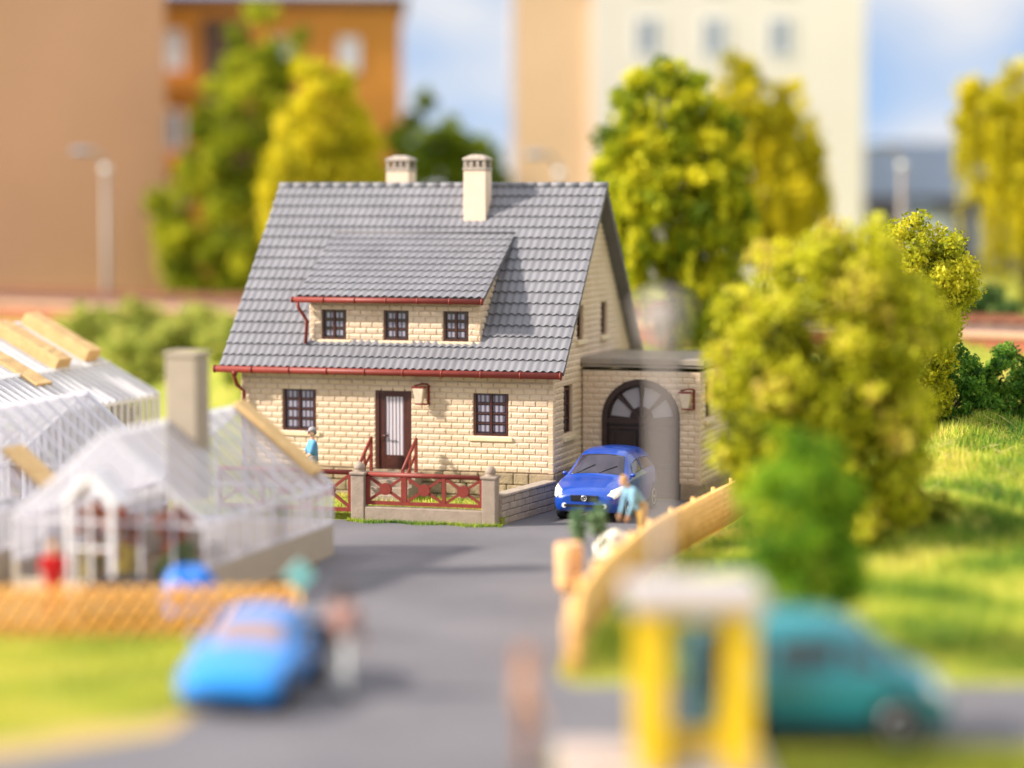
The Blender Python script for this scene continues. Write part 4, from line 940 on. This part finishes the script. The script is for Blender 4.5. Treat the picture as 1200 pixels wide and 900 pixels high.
# ------------------------------------------------------------------ people
def remeshed(mb, name, m, parent, vox, sm=3):
    o = mb.build(name, m, parent); r_ = o.modifiers.new('r','REMESH'); r_.mode = 'VOXEL'; r_.voxel_size = vox
    if sm: s_ = o.modifiers.new('s','SMOOTH'); s_.iterations = sm; s_.factor = .5
    realize(o); return smoothall(o)
def person(label, loc, rz, shirt, trousers, hair, lean=0., armL=((.05,-.04,-.29),(.02,-.10,-.25)), armR=((-.05,-.04,-.29),(-.02,-.10,-.25)), legL=(.02,0), legR=(-.02,0), hat=None, sleeve=.55, h=1.75, extra=None, shoes=None, long_hair=False):
    t = thing('person', label, 'person', loc, rz); K = h/1.75; b = MB(); sh = MB(); tr = MB(); sho = MB(); hr = MB(); ey = MB()
    up = Matrix.Translation((0,0,.93))@Matrix.Rotation(lean,4,'X')@Matrix.Translation((0,0,-.93))
    U = lambda *p: up@Vector(p); rot = up.to_3x3()
    for part in (b,sh,tr,sho,hr,ey): part.X = Matrix.Scale(K,4)
    b.capsule(U(0,0,.95),U(0,0,1.2),.13,.125); b.capsule(U(-.06,0,1.2),U(-.09,.0,1.36),.12,.10); b.capsule(U(.06,0,1.2),U(.09,0,1.36),.12,.10)
    b.capsule(U(-.17,0,1.42),U(.17,0,1.42),.062,.062); b.capsule(U(0,.01,1.42),U(0,-.01,1.56),.058,.052)
    b.sphere(tuple(U(0,-.01,1.655)),(.078,.095,.118),16,12); b.sphere(tuple(U(0,-.04,1.60)),(.058,.065,.06)); b.capsule(U(0,-.1,1.665),U(0,-.118,1.628),.012,.018,8)
    for sx in (-1,1): b.sphere(tuple(U(sx*.079,.0,1.645)),(.012,.022,.034)); ey.sphere(tuple(U(sx*.031,-.094,1.668)),.012,8,6)
    ey.capsule(U(-.022,-.096,1.592),U(.022,-.096,1.592),.006,.006,6)
    for sg,arm in ((1,armL),(-1,armR)):
        s0 = U(sg*.195,0,1.41); e_ = s0+rot@Vector(arm[0]); w_ = e_+rot@Vector(arm[1]); d = (w_-e_).normalized()
        b.capsule(s0,e_,.052,.04); b.capsule(e_,w_,.04,.028); side = d.cross(Vector((sg,0,0.001))); side = side.normalized() if side.length > .1 else Vector((0,1,0))
        cl = Vector((-sg,0,0))*.35
        for k in range(4):
            o_ = side*(k-1.5)*.021; p0 = w_+d*.02+o_*.6; p1 = w_+d*.095+o_; Lf = (.068,.08,.075,.058)[k]; p2 = p1+(d+cl*.4).normalized()*Lf*.55; p3 = p2+(d+cl*1.6).normalized()*Lf*.45
            b.capsule(p0,p1,.016,.013,8); b.capsule(p1,p2,.0115,.0105,8); b.capsule(p2,p3,.0105,.009,8)
        p0 = w_+d*.03-side*.026; p1 = p0+(d*.6-side*.8).normalized()*.045; p2 = p1+(d-side*.2).normalized()*.035; b.capsule(p0,p1,.014,.0125,8); b.capsule(p1,p2,.012,.010,8)
        se = s0+(e_-s0)*min(1,sleeve/.55*.85) if sleeve <= .6 else e_
        sh.capsule(s0,se,.072,.062)
        if sleeve > .6: sh.capsule(e_,e_+(w_-e_)*.92,.058,.046)
    for sg,lg in ((1,legL),(-1,legR)):
        hp = Vector((sg*.095,0,.93)); kn = Vector((sg*.10+lg[0],lg[1]*.5-.015,.5)); an = Vector((sg*.105+lg[0],lg[1],.09))
        b.capsule(hp,kn,.085,.055); b.capsule(kn,an,.055,.038); tr.capsule(hp,kn,.105,.075); tr.capsule(kn,an+Vector((0,0,.02)),.074,.062)
        sho.capsule(an+Vector((0,.03,-.04)),an+Vector((0,-.14,-.05)),.05,.04); b.capsule(an,an+Vector((0,-.1,-.04)),.036,.03)
    tr.capsule((-.05,0,.95),(.05,0,.95),.125,.125); tr.capsule(U(-.05,0,.98),U(.05,0,1.03),.13,.13)
    sh.capsule(U(-.03,0,1.0),U(0,0,1.2),.145,.14); sh.capsule(U(.03,0,1.0),U(0,0,1.2),.145,.14); sh.capsule(U(-.07,0,1.2),U(-.09,0,1.36),.135,.115); sh.capsule(U(.07,0,1.2),U(.09,0,1.36),.135,.115); sh.capsule(U(-.17,0,1.415),U(.17,0,1.415),.078,.078)
    hr.sphere(tuple(U(0,.018,1.69)),(.088,.098,.10),14,10)
    if long_hair: hr.sphere(tuple(U(0,.06,1.58)),(.085,.06,.15),12,8)
    remeshed(b,'body',M['skin'],t,.0085,2); remeshed(sh,'shirt',shirt,t,.016,4); remeshed(tr,'trousers',trousers,t,.016,4); sho.build('shoe',shoes or M['black'],t); ey.build('face_features',M['brown'],t)
    if hat:
        c = MB(); c.X = Matrix.Scale(K,4)@up; c.lathe([(.102,1.70),(.104,1.745),(.08,1.79),(.03,1.81),(0,1.812)],(0,.0,0),16); c.tube([(0,-.06,1.705),(0,-.19,1.69)],[.075,.06],10) if False else c.add([(-.085,-.06,1.715),(.085,-.06,1.715),(.06,-.19,1.70),(-.06,-.19,1.70),(-.085,-.06,1.70),(.085,-.06,1.70),(.06,-.19,1.688),(-.06,-.19,1.688)],[(0,1,2,3),(7,6,5,4),(0,3,7,4),(1,5,6,2),(2,6,7,3),(0,4,5,1)])
        c.build('cap',hat,t); hr.v = []; hr.f = []; hr.mi = []; hr.sm = []; hr.sphere(tuple(U(0,.03,1.66)),(.082,.085,.07),12,8)
    hr.build('hair',hair,t)
    if extra: extra(t)
    return t
cl = {k: cloth(k+'_cloth', v) for k, v in dict(sky=(.11,.30,.52), grey=(.30,.29,.30), pale=(.55,.54,.52), black=(.02,.02,.025), pink=(.33,.19,.16), red=(.62,.02,.02), peach=(.40,.22,.13), rust=(.22,.10,.05), steel=(.22,.40,.52), ochre=(.40,.24,.06), dark=(.05,.045,.05)).items()}
hairs = {k: cloth(k+'_hair', v) for k, v in dict(dark=(.045,.035,.03), grey=(.20,.18,.17), brown=(.10,.05,.025), fair=(.55,.30,.10), auburn=(.45,.19,.09)).items()}
person('man in light blue shirt and grey cap walking through the house garden', (-5.02,62.8,.2), R(-75), cl['sky'], cl['grey'], hairs['grey'], hat=cl['grey'], armL=((.06,-.1,-.27),(.0,-.2,-.16)), armR=((-.06,-.12,-.26),(0,-.19,-.16)), legL=(0,-.14), legR=(0,.16))
def bag(t):
    m = MB(); m.X = Matrix.Translation((.27,.04,.72)); m.box(-.09,.09,-.24,.24,0,.44); m.tube([(0,-.12,.34),(0,-.08,.55),(0,.08,.55),(0,.12,.34)],.014,6); bevel(m.build('shoulder_bag', cl['black'], t), .04, 2)
person('person in pinkish top and light grey trousers standing beside the blue sports coupe', (-2.62,38.6,.006), R(150), cl['pink'], cl['pale'], hairs['dark'], armL=((.1,-.02,-.28),(.04,-.06,-.26)), legR=(0,.1), extra=bag, sleeve=.7, long_hair=True)
person('person in red with fair hair standing behind the orange lattice fence', (-8.35,45.3,0), R(20), cl['red'], cl['red'], hairs['fair'], h=1.5)
person('person in peach top and rust trousers standing in the road, nearest of all', (.18,33.4,.006), R(100), cl['peach'], cl['rust'], hairs['auburn'], long_hair=True, h=1.7)
person('stooping man in blue grey shirt bending over a white sack near the fence', (2.85,54.9,.006), R(-65), cl['steel'], cl['ochre'], hairs['fair'], lean=.62, armL=((.02,-.2,-.2),(-.03,-.21,-.14)), armR=((-.02,-.2,-.2),(.03,-.21,-.14)), legL=(0,-.06), legR=(0,.1), sleeve=.7, h=1.78)

# ------------------------------------------------------------------ things by the right fence
def lean_lump(*a, **k): return lump(*a, **k)
lump('sack', 'bulging white sack on the road edge in front of the stooping man', 'sack', (2.22,53.4,.006), (.46,.38,.62), M['sack'], 9, .3)
t = thing('wooden_planter', 'tall terracotta coloured tub planter standing by the amber fence', 'planter', (1.12,49.1,.006))
m = MB(); m.lathe([(.20,0),(.24,.1),(.27,.5),(.27,.92),(.24,.97),(.2,.97),(.2,.88)], (0,0,0), 18); m.build('tub', M['terra'], t)
for hp in ([(.262,.18),(.268,.24)],[(.276,.72),(.276,.78)]): m = MB(); m.lathe(hp, (0,0,0), 18); m.build('hoop', M['fence2'], t)
for k,(x,y,hh,lb) in enumerate([(1.42,52.6,1.35,'slim green sapling in front of the blue hatchback, left of a pair'),(1.82,52.9,1.45,'slim green sapling in front of the blue hatchback, right of a pair')]):
    tree('sapling', lb, 'sapling', (x,y,.006), [(0,0,hh*.62,.15,.15,hh*.36)], 260, .07, [(.08,.16,.08),(.16,.28,.14),(.30,.40,.20)], (hh*.6,.02,hh*.9,3,.1), 'saplings near the drive', 22, .11, .2)

# ------------------------------------------------------------------ trees, bushes
OLIVE = [(.10,.12,.006),(.36,.38,.014),(.62,.56,.025),(.76,.68,.05)]
AUT = [(.09,.10,.006),(.33,.35,.012),(.60,.59,.02),(.78,.72,.05),(.60,.44,.10)]
FRESH = [(.10,.16,.006),(.30,.36,.01),(.58,.57,.016),(.80,.72,.03)]
DEEP = [(.012,.045,.006),(.035,.11,.012),(.09,.20,.02),(.16,.28,.03)]
SHRUB = [(.02,.07,.008),(.07,.19,.02),(.16,.33,.035),(.34,.48,.06)]
MIDG = [(.08,.13,.006),(.24,.29,.012),(.44,.46,.02),(.60,.57,.03)]
WILL = [(.24,.22,.006),(.50,.45,.01),(.72,.62,.015),(.82,.70,.03)]
def Z(x,y): return float(height(x,y))
def at(x, y): return (x, y, Z(x,y)-.03)
tree('autumn_bush', 'big round yellow green bush covering the right end of the garage', 'bush', at(6.15,50.3), [(0,0,4.2,1.9,1.8,2.3),(-.6,-.2,2.6,1.35,1.3,1.9),(.95,.1,2.7,1.35,1.4,1.9),(-1.25,.1,4.2,1.15,1.2,1.5),(1.45,0,4.7,1.1,1.2,1.35),(-.35,0,6.1,.9,.9,.9),(.75,0,6.0,.8,.9,.8),(.5,0,1.1,1.3,1.1,1.1)], 36000, .09, AUT, (2.6,.14,5.5,9,1.4), None, 360, .40, .55)
tree('round_bush', 'sharp leaved yellow green round bush behind the big bush, beside the hill', 'bush', at(9.95,61.2), [(0,0,3.75,1.45,1.4,1.85),(-.5,0,2.0,1.1,1.2,1.5),(.15,.1,2.1,.9,1.2,1.5),(.6,0,4.0,.9,1,1)], 42000, .062, OLIVE, (2.0,.1,4.5,8,1), None, 480, .26, .42)
tree('conifer', 'dark green blurred conifer rising behind the teal van', 'tree', at(4.85,41.2), [(0,0,2.5,1.0,.95,1.3),(.1,0,1.5,.85,.8,1.0),(-.1,0,3.1,.72,.7,.9)], 11000, .065, [(.06,.15,.008),(.15,.31,.014),(.28,.46,.02),(.42,.56,.03)], (1.6,.09,3.6,6,.5), None, 120, .24, .5)
for k,(x,y,r,lb) in enumerate([(11.0,62.6,1.15,'dark green leafy shrub behind the grassy crest, nearest the round bush'),(12.8,63.4,1.25,'dark green leafy shrub behind the grassy crest at the picture edge'),(9.9,62.6,.9,'small dark green shrub tucked under the round bush')]):
    tree('dark_shrub', lb, 'shrub', at(x,y), [(0,0,r*.75,r,r,r*.95),(.3*r,.2,r*.5,r*.9,r*.8,r*.7)], 14000, .06, SHRUB, (.5,.05,r,6,r*.6), 'dark shrubs behind the crest', 160, .2, .6)
tree('broad_tree', 'broad bright green tree right behind the house gable', 'tree', at(5.0,79.5), [(-.3,0,7.6,1.6,1.4,1.5),(-1.2,0,5.6,1.25,1.3,1.9),(1.0,0,6.0,1.5,1.4,2.0),(0,0,4.4,2.3,1.8,2.6),(.2,-.3,5.4,1.5,1.2,1.9),(-.5,-.4,4.2,1.5,1.1,1.9),(-1.5,0,3.2,.9,1.0,1.9),(1.7,0,3.4,1.0,1.1,2.0),(1.2,0,1.6,1.4,1.0,1.5)], 40000, .115, FRESH, (3,.18,6,10,1.4), None, 380, .38, .6, 0, (300,2.2,40))
tree('willow', 'yellow weeping willow behind the broad green tree, before the cream block', 'tree', at(9.4,93), [(-.7,0,7.2,1.3,1.3,2.1),(.7,0,6.5,1.4,1.4,2.0),(1.3,0,4.8,1.1,1.2,2.0),(0,0,4.4,1.9,1.6,2.4)], 11000, .14, WILL, (4,.2,7,9,1.3), None, 130, .4, .55, 0, (340,3.6,34))
tree('willow', 'yellow weeping willow at the right edge of the photo', 'tree', at(19.5,95), [(-1.0,0,7.4,1.9,1.8,2.0),(1.4,0,7.2,2.2,2,2.4),(.8,0,4.6,2.6,2.2,3.0)], 14000, .15, WILL, (5,.25,8,9,1.8), None, 160, .42, .55, 0, (420,4.4,40))
tree('willow', 'bright yellow weeping willow in front of the orange block of flats', 'tree', at(-7.2,96), [(0,0,7.1,1.9,1.6,2.0),(-.9,0,5.2,1.5,1.5,2.2),(.9,0,5.3,1.4,1.5,2.2),(0,0,3.2,2.2,1.8,2.6)], 14000, .15, [(.26,.25,.008),(.54,.49,.012),(.74,.64,.02),(.82,.70,.04)], (4.5,.22,7,9,1.5), None, 160, .42, .55, 0, (400,3.8,38))
tree('tall_tree', 'tall dark green leaning tree between the tan and orange buildings', 'tree', at(-11.2,104), [(1.0,0,10.2,1.7,1.6,2.2),(.2,0,8.0,1.9,1.7,2.4),(-.6,0,5.6,2.0,1.8,2.6),(-1.0,0,3.0,2.6,2.2,2.6),(-.4,0,1.2,3.0,2.2,1.6)], 16000, .17, MIDG, (6,.28,11,9,1.2), None, 220, .5, .55)
tree('far_tree', 'dark green rounded tree beyond the house ridge, left of the sky gap', 'tree', at(-3.5,108), [(0,0,5.3,1.6,1.3,2.9),(2.0,0,4.5,1.5,1.2,2.5),(1.0,0,2.6,2.4,1.6,2.4)], 16000, .18, [(.07,.12,.006),(.20,.27,.012),(.36,.42,.02)], (3,.2,6,6,.9), None, 160, .45, .55)
rh = random.Random(11)
for k in range(17):
    x = -15.5+k*.56+rh.uniform(-.3,.3); y = float(track_y(x))-2.2-rh.random()*5.5; r = rh.uniform(.6,.95)
    tree('hedge_bush', 'pale green bush in the hedge on the railway bank, behind the farthest greenhouse', 'bush', at(x,y), [(0,0,r*.8,r*1.1,r,r*1.0),(.4,0,r*.5,r,r*.9,r*.7)], 2600, .085, [(.14,.19,.02),(.34,.40,.06),(.56,.56,.12),(.66,.62,.18)], (.5,.05,r,5,r*.6), 'hedge of bushes on the railway bank', 70, .26, .5)
tree('low_bush', 'blurred olive green low bush on the grassy hillside, above the teal van', 'bush', at(8.1,51.5), [(0,0,.35,.9,.6,.5)], 2600, .07, [(.12,.14,.01),(.30,.30,.015),(.46,.42,.03)], (.2,.04,.5,4,.3), None, 50, .2, .5)
for k,(x,y,r,lb) in enumerate([(13.8,80.5,.9,'low green bush beyond the brick wall under the right willow'),(15.4,80,.8,'smaller low green bush beyond the brick wall at the picture edge'),(6.9,72.8,.9,'pale green bush just behind the garage roof'),(8.0,73.6,1.0,'round green bush behind the garage, next to the autumn bush')]):
    tree('low_bush', lb, 'bush', at(x,y), [(0,0,r*.7,r*1.2,r,r*.9)], 2600, .08, [(.03,.09,.015),(.09,.18,.04),(.22,.30,.08)], (.4,.05,r,5,r*.6), 'low bushes along the bank', 60, .24, .5)

# ------------------------------------------------------------------ railway bank wall and track
A, B = Vector((-34,85.3+.636*34,0)), Vector((21,85.3-.636*21,0)); dd = (B-A).normalized(); ln = (B-A).length; az = math.atan2(dd.y, dd.x)
bw_ = thing('bank_wall', 'low red brick wall with pale coping along the railway bank', 'wall', (A.x,A.y,2.98), az)
m = MB(); m.box(0,ln,-.15,.15,-.4,.52); m.build('brickwork', M['trackred'], bw_); m = MB(); m.box(0,ln,-.24,.24,.523,.68); bevel(m.build('coping', M['coping'], bw_), .02, 1)
tr = thing('railway_track', 'rusty railway track on brown ballast behind the low brick wall', 'railway track', (A.x-dd.y*2.2,A.y+dd.x*2.2,3.6), az)
m = MB(); m.prism([(-2,-.1),(2,-.1),(1.4,.22),(-1.4,.22)], 0, ln, 'x'); m.build('ballast', M['ballast'], tr, fix=True)
m = MB(); i = .3
while i < ln: m.box(i-.13,i+.13,-1.2,1.2,.2,.30); i += .7
m.build('sleepers', M['bark'], tr)
for s_ in (-.72,.72):
    m = MB(); m.box(0,ln,s_-.07,s_+.07,.30,.33); m.box(0,ln,s_-.02,s_+.02,.33,.43); m.box(0,ln,s_-.04,s_+.04,.43,.48); m.build('rail', M['rust'], tr)

# ------------------------------------------------------------------ town behind
def facade_window(parent, x, z, w, h, m1=None, y=0):
    f = MB(); t_ = .12; f.box(x,x+t_,y-.06,y+.02,z,z+h); f.box(x+w-t_,x+w,y-.06,y+.02,z,z+h); f.box(x+t_,x+w-t_,y-.06,y+.02,z,z+t_); f.box(x+t_,x+w-t_,y-.06,y+.02,z+h-t_,z+h); f.box(x+w/2-.05,x+w/2+.05,y-.05,y+.02,z+t_,z+h-t_)
    o = f.build('window', M['winw'], parent); p = MB(); p.box(x+t_,x+w-t_,y-.015,y+.01,z+t_,z+h-t_); p.build('pane', m1 or M['wing'], o); return o
ZT = 3.62
t = thing('apartment_block', 'blank windowless tan building at the left edge behind a lamp', 'building', (-14.55,106,ZT), .142)
m = MB(); m.box(-20,0,0,14,-.5,15.5); m.build('wall', M['tan'], t); m = MB(); m.box(-20.2,.2,-.2,14.2,15.5,15.9); m.build('roof', M['balc'], t)
for i in range(5): facade_window(t, -18.5+i*.0, 1+2.8*i, 1.2, 1.6)
t = thing('apartment_block', 'orange block of flats behind the yellow willow', 'building', (-5.35,122,ZT+.5), .06)
m = MB(); m.box(-18,0,0,12,-.5,12.9); m.build('wall', M['orange'], t)
m = MB(); m.box(-18.3,.3,-.4,12.3,12.9,13.3); m.build('roof', M['balc'], t)
m = MB(); m.box(-9.6,-7.4,-.05,.3,0,12.2); m.build('stairwell', M['balc'], t)
for z in (9.7,5.9,2.4):
    for x in (-11.7,-14.6,-3.0,-6.1): facade_window(t, x, z, 1.25 if x<-10 else .95, 1.9 if x<-10 else 1.6, M['winw'] if z > 9 else None)
for z in (8.9,5.0): m = MB(); m.box(-12.2,-9.7,-.5,-.01,z-.2,z+.45); m.build('balcony', M['orange'], t)
t = thing('apartment_block', 'tall cream building with a peach side wall behind the trees', 'building', (3.85,122,ZT), .0)
m = MB(); m.box(.0,13.2,.0,16,-.5,16); m.build('wall', M['cream'], t); m = MB(); m.box(-3.8,-.004,.4,15,-.5,16); m.build('side_wing', M['peach'], t)
m = MB(); m.box(-4.0,13.4,-.25,16.3,16,16.5); m.build('roof', M['cream'], t)
for z in (10.9,6.9,2.9,14.0):
    for x in (2.1,5.3,8.5): facade_window(t, x, z, 1.15, 1.9)
    
t = thing('low_hall', 'low dark walled hall with blue grey sloping roof', 'hall', (15.2,132,ZT), 0)
m = MB(); m.box(0,14,0,9,-.5,4.2); m.build('wall', M['darkwall'], t)
m = MB(); m.prism([(-.6,4.1),(4.5,7.1),(9.6,4.1),(4.5,4.1)], -1, 15, 'x'); m.build('roof', M['slate'], t, fix=True)
for x in (.6,2.7,6.8,9.0): facade_window(t, x, 1.0, 1.3, 2.2, M['wing'])
m = MB(); m.box(4.4,5.9,-.06,.05,0,2.9); m.build('door', M['balc'], t)
t = thing('white_shed', 'small white shed beside the low hall', 'shed', (19.6,126,ZT), 0)
m = MB(); m.box(0,2.2,0,3,-.4,3.1); m.build('wall', M['winw'], t); m = MB(); m.prism([(-.2,3.1),(1.1,3.8),(2.4,3.1)], -.2, 3.2, 'y'); m.build('roof', M['slate'], t, fix=True)

# ------------------------------------------------------------------ grass
def grass(name, n, region, size, cols, wd=.011, zf=None, dens=None):
    P = region(n); n = len(P); z = height(P[:,0],P[:,1]) if zf is None else np.full(n, zf); B0 = np.column_stack([P,z-.01])
    h = size*RNG.uniform(.45,1.35,n); az = RNG.uniform(0,2*np.pi,n); tl = np.abs(RNG.normal(0,.75,n)); ta = RNG.uniform(0,2*np.pi,n)
    tip = B0+np.column_stack([np.cos(ta)*np.sin(tl)*h, np.sin(ta)*np.sin(tl)*h, np.cos(tl)*h]); sd = np.column_stack([np.cos(az),np.sin(az),np.zeros(n)])*wd
    V = np.stack([B0-sd,B0+sd,tip],1).reshape(-1,3)
    w = .47+.34*np.sin(P[:,0]*1.3+2*np.sin(P[:,1]*.7))*np.cos(P[:,1]*1.1)+RNG.normal(0,.2,n)
    o = np_mesh(name, V, 3, M['blade'], lerp_cols(cols, np.clip(w,0,1))); return tag(o, kind='stuff')
GC = [(.04,.13,.02),(.14,.28,.03),(.40,.50,.04),(.74,.70,.11),(.80,.64,.22)]
def hill_reg(n):
    y = 40+RNG.random(n*2)**.8*25; x = np.interp(y,*FX)+.35+RNG.random(n*2)*9; k = (x < y*.215+.6); return np.column_stack([x,y])[k][:n]
grass('hill_grass', 110000, hill_reg, .24, GC, .013)
def lawn_reg(n): 
    x = RNG.uniform(-12,-4.95,n); y = RNG.uniform(34.3,43.7,n); k = y > np.interp(x,[-12,-7.4,-5.2,-4.9],[34.6,35.3,37.0,38]); return np.column_stack([x,y])[k]
grass('lawn_grass', 24000, lawn_reg, .13, [(.22,.28,.03),(.42,.46,.05),(.60,.58,.07),(.66,.54,.13)], .014)
def rect_local(x0,x1,y0,y1):
    def f(n):
        a = RNG.uniform(x0,x1,n); b = RNG.uniform(y0,y1,n); return np.column_stack([X0+cY*a-sY*b, Y0+sY*a+cY*b])
    return f
grass('garden_grass', 5000, rect_local(-12,-.4,-3.3,-.3), .14, GC, .012, .2)
def strip(n):
    a = RNG.uniform(-4.1,-.2,n); b = -3.76-np.abs(RNG.normal(0,.06,n))*(1.2+np.sin(a*5)); return np.column_stack([X0+cY*a-sY*b, Y0+sY*a+cY*b])
grass('fence_foot_grass', 2600, strip, .1, GC[:4], .012, .006)
grass('strip_grass', 5000, lambda n: np.column_stack([RNG.uniform(3.6,8.5,n), RNG.uniform(32.5,35.0,n)]), .13, [(.16,.22,.02),(.38,.42,.04),(.55,.52,.06)], .014)
grass('bank_grass', 9000, lambda n: np.column_stack([RNG.uniform(5.5,17,n), RNG.uniform(66,78,n)]), .22, GC, .016)

def straw_reg(n):
    P = hill_reg(n*3); return P[(P[:,1] > 54)][:n]
P_ = straw_reg(500); n_s = len(P_); b0 = np.column_stack([P_, height(P_[:,0],P_[:,1])+.03]); an = RNG.uniform(0,2*np.pi,n_s); ln_ = RNG.uniform(.3,.75,n_s)
e0 = b0+np.column_stack([np.cos(an)*ln_, np.sin(an)*ln_, RNG.uniform(.1,.45,n_s)*ln_+.06]); sd_ = np.column_stack([np.zeros(n_s),np.zeros(n_s),np.full(n_s,.014)])
tag(np_mesh('dry_straw', np.stack([b0-sd_,b0+sd_,e0],1).reshape(-1,3), 3, M['blade'], lerp_cols([(.45,.34,.10),(.75,.62,.28)], RNG.random(n_s))), kind='stuff')
